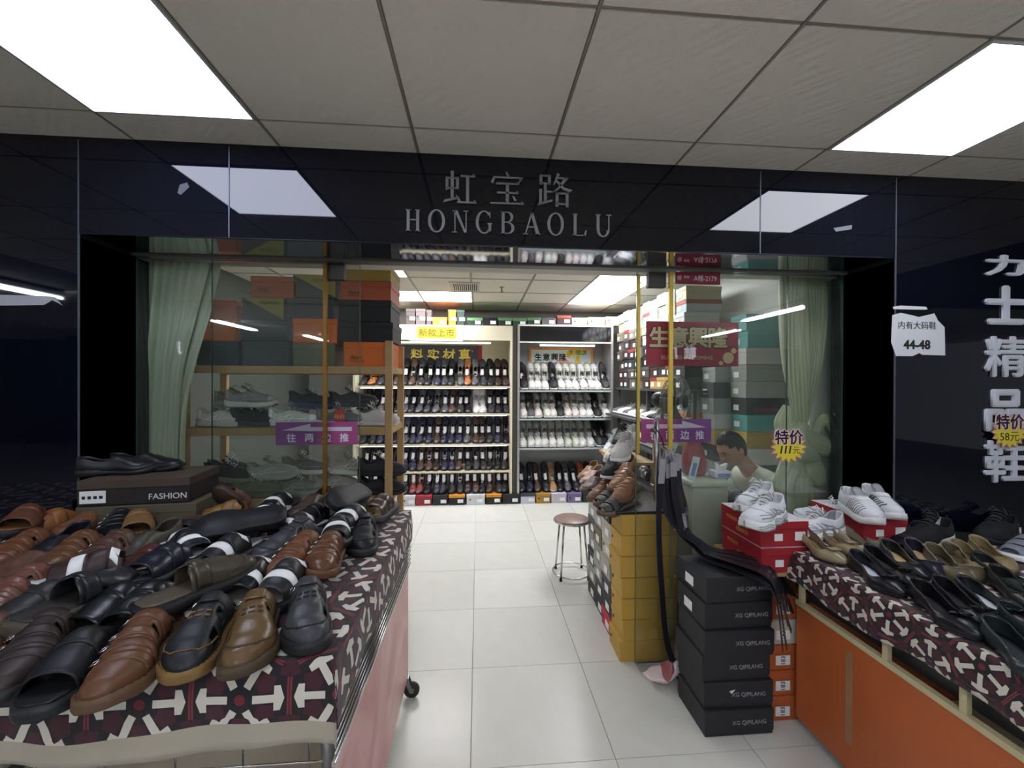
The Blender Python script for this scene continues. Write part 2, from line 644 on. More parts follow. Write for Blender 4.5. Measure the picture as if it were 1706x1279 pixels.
def pane(name, x0, x1, y, m, z0=.012, z1=SOF - .016):
    w = struct(MB().box(x0, x1, y, y + .009, z0, z1).build(name, m))
    MB().box(x0 - .0012, x0, y - .0005, y + .0095, z0, z1).build('glass_edge', EDGE, w)
    MB().box(x1, x1 + .0012, y - .0005, y + .0095, z0, z1).build('glass_edge', EDGE, w)
    return w


gl = lambda px: at(px, 600, Y=G).x
gd = lambda px: at(px, 600, Y=GD).x
w1 = pane('window_1', NL + .012, gl(541), G, PANE)
w2 = pane('window_2', gl(1118), NR - .012, G, PANE)
MB().box(gl(541) - .008, gl(541) + .010, G - .004, G + .013, .62, SOF - .02).build('edge_trim', mat('bronze_trim', (140, 105, 45), .4, .6), w1)
MB().box(gl(1118) - .012, gl(1118) + .010, G - .004, G + .013, 1.18, SOF - .02).build('edge_trim', GOLD, w2)
d1 = pane('door_1', -1.35, gd(599), GD, PANE_IN)
d2 = pane('door_2', gd(1061), 1.75, GD, PANE_IN)
MB().box(gd(1063) - .006, gd(1063) + .010, GD - .005, GD + .014, 1.175, SOF - .03).build('edge_trim', GOLD, d2)
for dr, px in ((d1, 558), (d2, 1093)):
    x = gd(px)
    MB().box(x - .05, x + .05, GD - .014, GD + .024, SOF - .10, SOF - .017, .003).build('patch_fitting', mat('patch_metal', (88, 86, 84), .4, .7), dr)
# lock and pull handle on the right door
lk = at(1073, 787, Y=GD)
MB().lathe([(.001, -.016), (.030, -.016), (.034, -.012), (.034, .022), (.001, .022)], 28, (lk.x + .004, GD, lk.z), 'y').build('lock_disc', mat('lock_metal', (120, 120, 116), .3, .9), d2, True)
MB().lathe([(.001, -.022), (.011, -.022), (.012, -.016)], 20, (lk.x + .004, GD, lk.z), 'y').build('lock_cylinder', CHROME, d2, True)
hx = at(1094, 800, Y=GD - .07).x
hnd = MB().tube([(hx, GD - .065, .93), (hx, GD - .065, 1.36)], .0135, 14).build('pull_handle', STEEL, d2, True)
for z in (1.0, 1.3):
    MB().tube([(hx, GD - .06, z), (hx, GD, z)], .008, 10).build('handle_stud', STEEL, hnd, True)

# shop sign on the fascia
SILVER = mat('silver_letter', (150, 151, 155), .5, .2)
sg = thing('shop_sign', 'silver shop name lettering on the black fascia above the doors', 'sign', (0, F, 2.3))
HAN = {
    'hong': [(12, 80, 12, 42, 8, 8), (43, 80, 43, 44, 8, 8), (10, 77, 46, 77, 4, 4), (10, 47, 46, 47, 4, 4), (27.5, 98, 27.5, 14, 9, 9), [(0, 4), (6, 12), (48, 22), (48, 17)], [(38, 28), (44, 24), (53, 10), (46, 8)],
             (52, 84, 96, 84, 4.5, 4.5), [(84, 84), (97, 84), (91, 92)], (73, 84, 73, 8, 9, 9), (42, 6, 100, 6, 4.5, 4.5), [(88, 6), (100, 6), (94, 14)]],
    'bao': [[(44, 98), (50, 94), (56, 84), (49, 84)], [(9, 84), (14, 80), (8, 62), (1, 66)], (9, 80, 94, 80, 4.5, 4.5), [(86, 80), (97, 82), (84, 65)], (16, 62, 84, 62, 4.5, 4.5), [(74, 62), (86, 62), (81, 69)], (20, 35, 82, 35, 4.5, 4.5),
            [(72, 35), (84, 35), (79, 42)], (50, 62, 50, 4, 9.5, 9.5), (0, 4, 100, 4, 4.5, 4.5), [(88, 4), (100, 4), (94, 12)], [(64, 27), (70, 25), (78, 13), (71, 12)]],
    'lu': [(10, 92, 10, 64, 8, 8), (35, 92, 35, 64, 8, 8), (7, 89, 38, 89, 4, 4), (7, 67, 38, 67, 4, 4), (23, 66, 23, 12, 8, 8), (23, 43, 42, 43, 4, 4), (9, 50, 9, 9, 8, 8), [(0, 2), (4, 10), (44, 20), (44, 15)],
           [(58, 98), (66, 95), (52, 66), (46, 62)], (60, 84, 88, 84, 4.5, 4.5), [(80, 86), (92, 84), (62, 50), (42, 40), (60, 56)], [(54, 74), (60, 76), (80, 56), (104, 50), (96, 44), (76, 50)],
           (58, 42, 58, 0, 8, 8), (88, 42, 88, 0, 8, 8), (55, 39, 91, 39, 4, 4), (55, 8, 91, 8, 4, 4)]}


def ring(cx, cz, rx, rz, ix, iz, a0=0., a1=2 * PI, n=40):
    o = [(cx + rx * math.cos(a0 + (a1 - a0) * k / n), cz + rz * math.sin(a0 + (a1 - a0) * k / n)) for k in range(n + 1)]
    i = [(cx + ix * math.cos(a0 + (a1 - a0) * k / n), cz + iz * math.sin(a0 + (a1 - a0) * k / n)) for k in range(n + 1)]
    return [[o[k], o[k + 1], i[k + 1], i[k]] for k in range(n)]


sf = lambda x, z: (x - 11, z, x + 11, z, 4, 4)
LAT = {
    'H': [(20, 0, 20, 100, 13, 13), (62, 0, 62, 100, 13, 13), (20, 52, 62, 52, 5, 5), sf(20, 2), sf(20, 98), sf(62, 2), sf(62, 98)],
    'O': ring(40, 50, 38, 52, 25, 47),
    'N': [(16, 0, 16, 100, 5, 5), (66, 0, 66, 100, 5, 5), [(12, 100), (26, 100), (68, 0), (58, 0)], sf(14, 2), sf(66, 98), (4, 98, 20, 98, 4, 4)],
    'G': ring(40, 50, 38, 52, 25, 47, R(42), R(318)) + [(66, 10, 66, 42, 12, 12), sf(66, 44), (66, 98, 66, 72, 3, 6)],
    'B': [(18, 0, 18, 100, 13, 13), (8, 2, 40, 2, 4, 4), (8, 98, 38, 98, 4, 4), (20, 53, 40, 53, 4, 4)] + ring(37, 76, 27, 24, 15, 20, -PI / 2, PI / 2, 20) + ring(38, 27, 31, 27, 18, 23, -PI / 2, PI / 2, 20),
    'A': [[(36, 100), (44, 100), (14, 0), (8, 0)], [(34, 100), (46, 100), (76, 0), (60, 0)], (20, 34, 58, 34, 5, 5), sf(11, 2), sf(68, 2)],
    'L': [(20, 0, 20, 100, 13, 13), sf(20, 98), (8, 2, 66, 2, 4, 4), [(58, 0), (70, 0), (74, 26), (69, 26)]],
    'U': [(16, 30, 16, 100, 13, 13), (66, 30, 66, 100, 5, 5), sf(16, 98), sf(66, 98)] + ring(39.5, 30, 29, 32, 17, 27, PI, 2 * PI, 24)}
for key, px0, py0 in (('hong', 738, 340), ('bao', 817, 341), ('lu', 895, 344)):
    p = at(px0, py0, Y=F)
    s_ = (at(px0 + 56, py0, Y=F).x - p.x) / 100
    mb = MB()
    strokes(mb, HAN[key], p.x, p.z, s_, -.009, -.0015)
    mb.build('lettering', SILVER, sg, loc=(0, 0, -2.3))
for k, ch in enumerate('HONGBAOLU'):
    px0 = 673 + k * 39.6
    p = at(px0, 385.5 + (px0 - 673) * .028, Y=F)
    s_ = (at(px0, 348 + (px0 - 673) * .028, Y=F).z - p.z) / 100
    mb = MB()
    strokes(mb, LAT[ch], p.x, p.z, s_ * .98, -.009, -.0015)
    mb.build('lettering', SILVER, sg, loc=(0, 0, -2.3))

# raised characters down the right-hand wall
WLET = mat('white_acrylic', (205, 208, 216), .4)
for ch, py0, py1, lb in (('力', 425, 460, 'uppermost'), ('士', 476, 541, 'second'), ('精', 560, 628, 'third'), ('品', 648, 718, 'fourth'), ('鞋', 733, 803, 'lowest')):
    a, b = at(1672, py0, Y=F), at(1672, py1, Y=F)
    zc, hgt = (a.z + b.z) / 2, a.z - b.z
    w = at(1706, 600, Y=F).x - at(1639, 600, Y=F).x
    me = text_mesh(ch, 1, .02, .035 if ch in '力士品' else .018)
    xs = [v.co.x for v in me.vertices]
    ys = [v.co.y for v in me.vertices]
    o = obj('wall_lettering', me, WLET, None, (at(1673, 600, Y=F).x, F - .006, zc), FACE['-y'])
    o.scale = (w / (max(xs) - min(xs)), hgt / (max(ys) - min(ys)), .5)
    tag(o, '%s white raised character of the vertical sign on right black wall' % lb, 'sign', 'vertical wall characters')


# ---- across the corridor, seen as reflections, plus unseen tubes added for ambient light
opp = struct(MB().box(-12, 12, -7.6, -7.5, 0, CEIL).build('wall_opposite', mat('dark_shop', (38, 38, 42), .6)))
opp_sign = thing('opposite_sign', 'white lettered shop sign across the corridor', 'sign', (0, -5.2, 2.28))
MB().box(-8.2, 6.2, -.06, 0, -.16, .18).build('board', mat('sign_board', (38, 38, 42), .7), opp_sign)
for s_, x in (('厂', at(290, 575, Y=9.61).x), ('工', at(264, 575, Y=9.61).x), ('威', at(238, 575, Y=9.61).x), ('鞋', at(1147, 575, Y=9.69).x), ('厂', at(1117, 575, Y=9.69).x), ('工', at(1087, 575, Y=9.69).x)):
    o = obj('lettering', text_mesh(s_, .30, .02, .012), glow('sign_glow', (235, 240, 255), 2.2), opp_sign, (x, .012, 0), FACE['+y'])
for k, (x, y) in enumerate(((-4.9, -.9), (-4.2, -3.2), (-3.6, -5.2), (4.1, -1.1), (4.7, -3.4), (3.3, -5.4), (-1.0, -2.0), (.9, -2.6), (-.9, -4.0), (1.1, -4.6), (-.4, -6.2), (.1, -.9))):  # outer lamps read off reflections; central ones unseen, added for ambient light
    t = thing('tube_lamp', 'twin fluorescent tube lamp behind the camera, %s in the run' % ('first second third fourth fifth sixth seventh eighth ninth tenth eleventh twelfth'.split()[k]), 'lamp', (x, y, CEIL - .07), 0, 'twin tube lamps over the corridor')
    MB().box(-.07, .07, -.6, .6, .02, .07, .004).build('housing', mat('lamp_white', (215, 215, 215), .5), t)
    for sx in (-1, 1):
        MB().tube([(sx * .04, -.58, 0), (sx * .04, .58, 0)], .013, 10).build('tube', glow('tube_glow', (235, 242, 255), BACK_TUBE), t, True)
# ---------------------------------------------------------------- footwear
def table(pts):
    def f(t):
        if t <= pts[0][0]:
            return pts[0][1]
        for (a, va), (b, vb) in zip(pts, pts[1:]):
            if t <= b:
                u = (t - a) / (b - a)
                u = u * u * (3 - 2 * u)
                return va + (vb - va) * u
        return pts[-1][1]
    return f


def sstep(a, b, t):
    u = max(0., min(1., (t - a) / (b - a)))
    return u * u * (3 - 2 * u)


class Last:
    """the shape of one shoe: length runs heel (0) to toe (1)"""

    def __init__(s, L, W, base, toe_r, sole_b, sole_t, top, wall, throat, soft, hand=1, heel_r=.13, lean=.16, arch=.8):
        s.L, s.W, s.base, s.tr, s.hr = L, W, table(base), toe_r, heel_r
        s.sb, s.st, s.top, s.wall = table(sole_b), table(sole_t), table(top), table(wall)
        s.th, s.soft, s.hand, s.lean, s.arch = throat, soft, hand, lean, arch
        s.bend = table([(0, 0), (.35, .001), (.7, -.004), (1, .008)])

    def w(s, t):
        w = s.base(t)
        if t < s.hr:
            w *= math.sqrt(max(0, 1 - ((s.hr - t) / s.hr) ** 2))
        if t > s.tr:
            w *= math.sqrt(max(0, 1 - ((t - s.tr) / (1 - s.tr)) ** 2))
        return w * s.W

    def p(s, t, side, q, off=0.):
        """point on the upper: q = 0 at the sole, 1 at the collar or the middle line"""
        w, zt = s.w(t), s.st(t)
        hw = s.wall(t)
        k = sstep(s.th - s.soft, s.th + s.soft, t)
        wx, wz = w * (1 + .06 * math.sin(PI * min(1, q * 1.2)) - s.lean * q * q), zt + hw * q
        a = q * PI / 2
        ax, az = w * max(0, math.cos(a)) ** s.arch, zt + max(.004, s.top(t) - zt) * math.sin(a) ** .85
        x, z = wx + (ax - wx) * k, wz + (az - wz) * k
        v = Vector((side * x + s.bend(t) * s.hand, s.L * t, z))
        if off:
            e = .012
            t1, t0 = min(.99, t + e), max(.01, t - e)
            q1, q0 = min(1, q + .06), max(0, q - .06)
            n = (s.p(t1, side, q) - s.p(t0, side, q)).cross(s.p(t, side, q1) - s.p(t, side, q0))
            if n.length > 1e-12:
                n.normalize()
                mid = Vector((s.bend(t) * s.hand, s.L * t, zt + .01))
                if n.dot(v - mid) < 0:
                    n.negate()
                v = v + n * off
        return v


def stations(n, a=0., b=1.):
    out = []
    for i in range(n + 1):
        u = i / n
        c = .5 - .5 * math.cos(PI * u)
        out.append(a + (b - a) * (.6 * c + .4 * u))
    return out


def upper_mesh(S, nt=26, ns=7, cut=None, thick=.0026, t0=0., t1=1.):
    bm = bmesh.new()
    ts = stations(nt, t0, t1)
    V = {}
    for i, t in enumerate(ts):
        for sd in (-1, 1):
            for j in range(ns + 1):
                V[i, sd, j] = bm.verts.new(S.p(t, sd, j / ns))
    for i in range(nt):
        for sd in (-1, 1):
            for j in range(ns):
                if cut and cut((ts[i] + ts[i + 1]) / 2, sd, (j + .5) / ns):
                    continue
                q = [V[i, sd, j], V[i + 1, sd, j], V[i + 1, sd, j + 1], V[i, sd, j + 1]]
                bm.faces.new(q if sd > 0 else q[::-1])
    bmesh.ops.remove_doubles(bm, verts=list(bm.verts), dist=.0004)
    loose = [v for v in bm.verts if not v.link_faces]
    bmesh.ops.delete(bm, geom=loose, context='VERTS')
    bmesh.ops.recalc_face_normals(bm, faces=list(bm.faces))
    bmesh.ops.solidify(bm, geom=list(bm.faces), thickness=thick)
    me = bpy.data.meshes.new('upper')
    bm.to_mesh(me)
    bm.free()
    me.polygons.foreach_set('use_smooth', [True] * len(me.polygons))
    return me


def sole_mesh(S, e=.003, nt=26, lip=.003, flare=0., wave=None, t0=0., t1=1., bottom=None, top=None):
    ts = stations(nt, t0, t1)
    sb = bottom or S.sb
    st = top or S.st
    rings = []
    for t in ts:
        y = -e + (S.L + 2 * e) * t
        w = S.w(t) + e * min(1, S.w(t) / .012)
        zb, zt = sb(t), st(t) + lip
        bx = S.bend(t) * S.hand
        mid = zb + (zt - zb) * .5
        m = wave(t) if wave else 0.
        row = []
        for sd, order in ((-1, 1), (1, -1)):
            pts = [(w * .93 + flare, zb), (w + flare + m, zb + (zt - zb) * .22), (w + m + flare * .5, mid), (w, zt)]
            pts = pts if sd < 0 else pts[::-1]
            row += [(sd * x + bx, y, z) for x, z in pts]
        rings.append(row)
    mb = MB()
    n = 8
    v = [p for r in rings for p in r]
    f = []
    for i in range(len(rings) - 1):
        for k in range(n):
            f.append((i * n + k, i * n + (k + 1) % n, (i + 1) * n + (k + 1) % n, (i + 1) * n + k))
    f.append(tuple(range(n))[::-1])
    f.append(tuple((len(rings) - 1) * n + k for k in range(n)))
    mb.add(v, f)
    return mb.mesh('sole', True)


def insole_mesh(S, t0=.03, t1=.8, k=.9, h=.004, nt=18):
    ts = stations(nt, t0, t1)
    mb = MB()
    v, f = [], []
    for t in ts:
        w, z, bx = S.w(t) * k, S.st(t) + h, S.bend(t) * S.hand
        v += [(-w + bx, S.L * t, z), (-w * .5 + bx, S.L * t, z - .0012), (w * .5 + bx, S.L * t, z - .0012), (w + bx, S.L * t, z), (w + bx, S.L * t, z - .003), (-w + bx, S.L * t, z - .003)]
    for i in range(nt):
        for a in range(6):
            b = (a + 1) % 6
            f.append((i * 6 + a, i * 6 + b, i * 6 + 6 + b, i * 6 + 6 + a))
    f.append(tuple(range(6))[::-1])
    f.append(tuple(nt * 6 + a for a in range(6)))
    mb.add(v, f)
    return mb.mesh('insole', True)


def band_mesh(S, ta, tb, q0=.05, off=.002, thick=.0022, n=4, m=16, skew=0., rag=None, side=0):
    """strap lying over the upper between two stations, across the foot (side = 0) or on one side"""
    bm = bmesh.new()
    g = []
    for i in range(n + 1):
        row = []
        for j in range(m + 1):
            if side:
                sd, q = side, q0 + (1 - q0) * j / m
            else:
                sg_ = -1 + 2 * j / m
                sd, q = (1 if sg_ >= 0 else -1), 1 - abs(sg_) * (1 - q0)
            t = ta + (tb - ta) * i / n + skew * (j / m - .5)
            if rag:
                t += rag(j / m) * (i / n - .5)
            row.append(bm.verts.new(S.p(max(.005, min(.995, t)), sd, q, off)))
        g.append(row)
    fs = []
    for i in range(n):
        for j in range(m):
            fs.append(bm.faces.new((g[i][j], g[i + 1][j], g[i + 1][j + 1], g[i][j + 1])))
    bmesh.ops.recalc_face_normals(bm, faces=fs)
    # outward
    c = sum((f.calc_center_median() for f in fs), Vector()) / len(fs)
    if fs[len(fs) // 2].normal.z < 0 and not side:
        bmesh.ops.reverse_faces(bm, faces=fs)
    bmesh.ops.solidify(bm, geom=fs, thickness=thick)
    me = bpy.data.meshes.new('strap')
    bm.to_mesh(me)
    bm.free()
    me.polygons.foreach_set('use_smooth', [True] * len(me.polygons))
    return me


def line(S, pts, r=.0014, off=.0012, n=6, dens=10):
    """raised cord along (t, side, q) points of the upper; side may change over the middle line"""
    out = []
    for (ta, qa), (tb, qb) in zip(pts, pts[1:]):
        for k in range(dens):
            u = k / dens
            sg_ = qa + (qb - qa) * u
            out.append(S.p(ta + (tb - ta) * u, 1 if sg_ >= 0 else -1, 1 - abs(sg_), off))
    ta, sg_ = pts[-1]
    out.append(S.p(ta, 1 if sg_ >= 0 else -1, 1 - abs(sg_), off))
    return out, r, n


def cords(S, paths, r=.0014, off=.0012, n=6, dens=8):
    mb = MB()
    for p in paths:
        o, rr, nn = line(S, p, r, off, n, dens)
        mb.tube(o, rr, nn)
    return mb.mesh('cord', True)


_kinds = {}


def shoe_kind(kind, hand):
    key = (kind, hand)
    if key in _kinds:
        return _kinds[key]
    P = []
    if kind in ('loafer', 'oxford', 'moc'):
        S = Last(.285, .048, [(0, .74), (.2, .74), (.42, .68), (.68, 1), (1, .96)], .70, [(0, 0), (.25, 0), (.32, .004), (.5, .004), (.6, 0), (.8, 0), (1, .014)],
                 [(0, .026), (.25, .024), (.35, .016), (.7, .013), (1, .024)], [(0, .085), (.3, .085), (.44, .088), (.56, .070), (.75, .052), (.9, .045), (1, .030)],
                 [(0, .056), (.08, .052), (.25, .038), (.4, .050), (.5, .062), (1, .03)], .46, .06, hand)
        P.append(('upper', upper_mesh(S, 24, 6), 'upper'))
        P.append(('sole', sole_mesh(S, .004, 22), 'sole'))
        P.append(('insole', insole_mesh(S, .03, .66, .9), 'insole'))
        if kind == 'loafer':
            P.append(('saddle_strap', band_mesh(S, .53, .62, .1, .0012, .002, 3, 12), 'upper'))
        elif kind == 'moc':
            P.append(('apron_seam', cords(S, [[(.56, -.62), (.74, -.66), (.88, -.5), (.93, 0), (.88, .5), (.74, .66), (.56, .62)]], .0018, .0008, 5, 6), 'upper'))
        else:
            P.append(('lace', cords(S, [[(.52 + .035 * k, -.25), (.52 + .035 * k, .25)] for k in range(3)], .0022, .002, 5, 5), 'lace'))
            P.append(('toe_cap', cords(S, [[(.76, -.9), (.76, 0), (.76, .9)]], .0014, .0006, 5, 6), 'upper'))
    elif kind in ('sneaker', 'chunky', 'runner', 'knit', 'flatsneaker'):
        thick = {'chunky': .040, 'runner': .030, 'knit': .032, 'sneaker': .026, 'flatsneaker': .022}[kind]
        S = Last(.292, .052, [(0, .78), (.2, .78), (.42, .76), (.68, 1), (1, .95)], .66, [(0, .008), (.12, 0), (.8, 0), (.9, .006), (1, .020)],
                 [(0, thick + .012), (.3, thick + .002), (.6, thick - .006), (.85, thick - .006), (1, thick + .006)],
                 [(0, .12), (.3, .118), (.42, .118), (.58, .094), (.75, .074 + thick * .2), (.9, .064 + thick * .2), (1, thick + .026)],
                 [(0, .070), (.06, .066), (.2, .046), (.34, .056), (.46, .066), (.6, .062), (1, .03)], .50, .15, hand, heel_r=.14, lean=.22)
        P.append(('upper', upper_mesh(S, 26, 7, thick=.0034), 'upper'))
        wave = (lambda t: .005 * math.sin(t * 24)) if kind == 'chunky' else None
        P.append(('sole', sole_mesh(S, .005, 28, .006, .002, wave), 'sole'))
        if kind in ('chunky', 'runner'):
            P.append(('outsole', sole_mesh(S, .006, 28, -thick * .72, .002, wave), 'outsole'))
        if kind == 'chunky':
            for zz in (.45, .75):
                gm = MB()
                for sd in (-1, 1):
                    gm.tube([(sd * (S.w(t) + .0045 * min(1, S.w(t) / .012) + .003 + wave(t) * .7) + S.bend(t) * hand, -.005 + (S.L + .010) * t, S.sb(t) + (S.st(t) - S.sb(t)) * (zz + .16 * math.sin(t * 19))) for t in stations(26, .01, .9)], .0016, 5)
                P.append(('sole_groove', gm.mesh('groove', True), 'accent'))
            P.append(('vamp_line', cords(S, [[(.62, -.7), (.72, -.4), (.76, 0), (.72, .4), (.62, .7)], [(.55, -.9), (.68, -.62), (.84, -.5)], [(.55, .9), (.68, .62), (.84, .5)]], .0030, .0020, 6, 6), 'accent'))
        P.append(('insole', insole_mesh(S, .03, .6, .88), 'insole'))
        # tongue
        ST = Last(.292, .026, [(0, 1), (1, 1)], .99, [(0, 0), (1, 0)], [(0, .05), (1, .05)], [(.3, .140), (.38, .128), (.5, .104), (.62, .086), (1, .07)], [(0, .05), (1, .05)], .1, .05, hand)
        bm = bmesh.new()
        rows = []
        for i in range(8):
            t = .33 + .30 * i / 7
            z = table([(.3, .140), (.38, .126), (.5, .104), (.64, .080)])(t)
            rows.append([bm.verts.new((x * .022, S.L * t, z - .010 * x * x)) for x in (-1, -.6, 0, .6, 1)])
        fs = [bm.faces.new((rows[i][j], rows[i][j + 1], rows[i + 1][j + 1], rows[i + 1][j])) for i in range(7) for j in range(4)]
        bmesh.ops.solidify(bm, geom=fs, thickness=.006)
        me = bpy.data.meshes.new('tongue')
        bm.to_mesh(me)
        bm.free()
        me.polygons.foreach_set('use_smooth', [True] * len(me.polygons))
        P.append(('tongue', me, 'tongue'))
        if kind != 'knit':
            lc = MB()
            for k in range(5):
                t = .40 + .045 * k
                z = table([(.3, .142), (.38, .134), (.5, .112), (.64, .090)])(t) + .003
                wq = .024 + .004 * math.sin(k * 2.)
                dz = .012
                lc.tube([(-wq, S.L * t, z - dz), (-wq * .5, S.L * (t + .006), z - .002), (0, S.L * (t + .012), z), (wq * .5, S.L * (t + .018), z - .002), (wq, S.L * (t + .024), z - dz)], .0026, 6)
            z = .146
            lc.tube([(0, S.L * .40, z - .008), (.018, S.L * .40, z + .006), (.034, S.L * .44, z - .016), (.014, S.L * .42, z - .008), (0, S.L * .40, z - .006)], .0022, 6)
            lc.tube([(0, S.L * .40, z - .008), (-.018, S.L * .41, z + .004), (-.036, S.L * .46, z - .022), (-.016, S.L * .43, z - .010), (0, S.L * .40, z - .006)], .0022, 6)
            P.append(('lace', lc.mesh('lace', True), 'lace'))
        if kind != 'knit':
            P.append(('toe_guard', band_mesh(S, .86, .985, .12, .0012, .002, 4, 14), 'upper' if kind == 'chunky' else 'accent'))
        P.append(('heel_tab', band_mesh(S, .02, .12, .15, .0016, .002, 4, 6, side=1), 'accent'))
        if kind in ('chunky', 'runner', 'sneaker'):
            for sd in (1, -1):
                P.append(('side_overlay', cords(S, [[(.16, sd * .95), (.3, sd * .55), (.46, sd * .5)], [(.30, sd * .95), (.42, sd * .6), (.52, sd * .45)], [(.44, sd * .95), (.54, sd * .6), (.6, sd * .42)], [(.05, sd * .6), (.2, sd * .75), (.6, sd * .8), (.84, sd * .72)]], .0034, .0022, 6, 6), 'accent'))
        if kind == 'knit':
            P.append(('knit_stripe', cords(S, [[(.38 + .055 * k, -.92), (.46 + .055 * k, -.3)] for k in range(8)] + [[(.38 + .055 * k, .92), (.46 + .055 * k, .3)] for k in range(8)], .0026, .0020, 5, 5), 'accent'))
            P.append(('lace', cords(S, [[(.5 + .03 * k, -.24), (.515 + .03 * k, .24)] for k in range(5)], .0028, .004, 6, 6), 'lace'))
        pt = MB().tube([(0, .002, .090), (0, -.006, .100), (0, -.007, .112), (0, .003, .108)], .0035, 6)
        P.append(('pull_tab', pt.mesh('pull_tab', True), 'upper'))
    elif kind in ('sandal', 'buckle', 'slip', 'strap', 'mule'):
        early = kind in ('sandal', 'buckle')
        S = Last(.285, .052, [(0, .80), (.2, .80), (.42, .78), (.68, 1), (1, .97)], .66, [(0, 0), (.8, 0), (1, .012)],
                 [(0, .030), (.3, .026), (.7, .022), (1, .030)], [(0, .09), (.3, .098 if early else .092), (.45, .094), (.6, .082), (.78, .068), (.9, .060), (1, .042)],
                 [(0, .050), (.2, .038), (.36, .050), (.5, .060), (1, .03)], .20 if early else .36, .05, hand, heel_r=.14)

        def cut(t, sd, q):
            if t < (.17 if early else .30):
                return True
            if kind == 'mule':
                return t < .36 or (.5 < t < .56 and q < .35 and sd * hand < 0)
            if kind == 'slip':
                return (t > .80) or (.50 < t < .60 and q < .6 and sd > 0)
            if kind == 'strap':
                return (.56 < t < .63) or (.76 < t < .80) or t > .93
            a = (.40 < t < .50 and .16 < q < .58)
            b = (.62 < t < .74 and .14 < q < .52 and sd * hand > 0)
            c = (.17 < t < .22 and q < .4)
            return a or b or c
        P.append(('upper', upper_mesh(S, 44, 10, cut, .003), 'upper'))
        P.append(('sole', sole_mesh(S, .007, 28, .004, .001), 'sole'))
        P.append(('insole', insole_mesh(S, .02, .97, .93, .0075, 24), 'insole'))
        wm = MB()
        for i in range(46):                      # welt stitches round the rim
            t = .02 + .96 * (i // 2 + .2) / 23
            sd = 1 if i % 2 else -1
            a, b = [Vector((sd * (S.w(tt) + .0035) + S.bend(tt) * hand, S.L * tt, S.st(tt) + .0045)) for tt in (t, t + .02)]
            wm.tube([a, b], .0008, 4)
        P.append(('welt_stitching', wm.mesh('stitch', True), 'thread'))
        if kind in ('sandal', 'buckle'):
            P.append(('instep_strap', band_mesh(S, .23, .37, .06, .0022, .0034, 4, 18), 'upper'))
            if kind == 'sandal':
                P.append(('emblem_patch', band_mesh(S, .235, .41, .74, .0055, .0018, 6, 8, rag=lambda u: -.10 * abs(u - .5)), 'upper'))
                P.append(('crossed_lace', cords(S, [[(.50 + .045 * k, -.24), (.505 + .045 * k, -.10)] for k in range(2)] + [[(.50 + .045 * k, -.03), (.505 + .045 * k, .08)] for k in range(2)] + [[(.50 + .045 * k, .14), (.505 + .045 * k, .26)] for k in range(2)], .0024, .001, 5, 4), 'sole'))
                zig = []
                for k in range(26):
                    u = -.62 + 1.24 * k / 25
                    zig.append((.79 + .10 * (1 - (u / .62) ** 2) + (.012 if k % 2 else -.004), u))
                P.append(('moc_stitch', cords(S, [zig], .0011, .0008, 4, 2), 'thread'))
                P.append(('moc_seam', cords(S, [[(.66, -.75), (.79, -.64), (.87, -.4), (.89, 0), (.87, .4), (.79, .64), (.66, .75)]], .0018, .0004, 5, 6), 'sole'))
            else:
                for k in range(3):
                    P.append(('cross_strap', band_mesh(S, .48 + .11 * k, .555 + .11 * k, .10, .0018, .003, 3, 16, skew=.03), 'upper'))
                    c = S.p(.515 + .11 * k, 1, .55, .006)
                    P.append(('buckle', MB().tube([c + Vector(d) for d in ((-.006, -.009, .002), (.006, -.009, -.004), (.006, .009, -.004), (-.006, .009, .002))], .0014, 6, closed=True).mesh('buckle', True), 'metal'))
            c = S.p(.30, 1, .45, .006)
            P.append(('buckle', MB().tube([c + Vector(d) for d in ((-.007, -.012, .006), (.005, -.012, -.006), (.005, .012, -.006), (-.007, .012, .006))], .0016, 6, closed=True).mesh('buckle', True), 'metal'))
            hs = None if True else MB().ribbon([(sx * S.w(t) * (1.02) * 1., S.L * t, .062 + .012 * (1 - t / .36)) for sx, t in ((-1, .36), (-1, .24), (-1, .14), (-1, .06), (-1, .015), (0, -.005), (1, .015), (1, .06), (1, .14), (1, .24), (1, .36))], .020, .003, (0, 0, 1))
        if kind == 'mule':
            P.append(('edge_stitch', cords(S, [[(.39, -.9), (.385, 0), (.39, .9)]], .0012, .0008, 4, 6), 'thread'))
            P.append(('toe_stitch', cords(S, [[(.70, -.8), (.84, -.5), (.87, 0), (.84, .5), (.70, .8)]], .0012, .0008, 4, 6), 'thread'))
            P.append(('instep_strap', band_mesh(S, .40, .52, .05, .0018, .003, 4, 18), 'upper'))
        if kind == 'slip':
            P.append(('vamp_band', band_mesh(S, .40, .56, .04, .002, .003, 4, 18), 'upper'))
            P.append(('paper_stuffing', band_mesh(S, .58, .68, .2, .0018, .0015, 3, 16), 'paper'))
            P.append(('toe_paper', band_mesh(S, .33, .40, .5, .0022, .0015, 3, 12), 'paper'))
        if kind == 'sandal':
            mb = MB().lathe([(.001, 0), (.026, .004), (.036, .016), (.032, .030), (.018, .040), (.001, .043)], 14, (0, S.L * .70, S.st(.7) - .002))
            P.append(('paper_stuffing', mb.mesh('paper', True), 'paper'))
    elif kind in ('pump', 'flat', 'bowflat'):
        hl = .028 if kind == 'pump' else .012
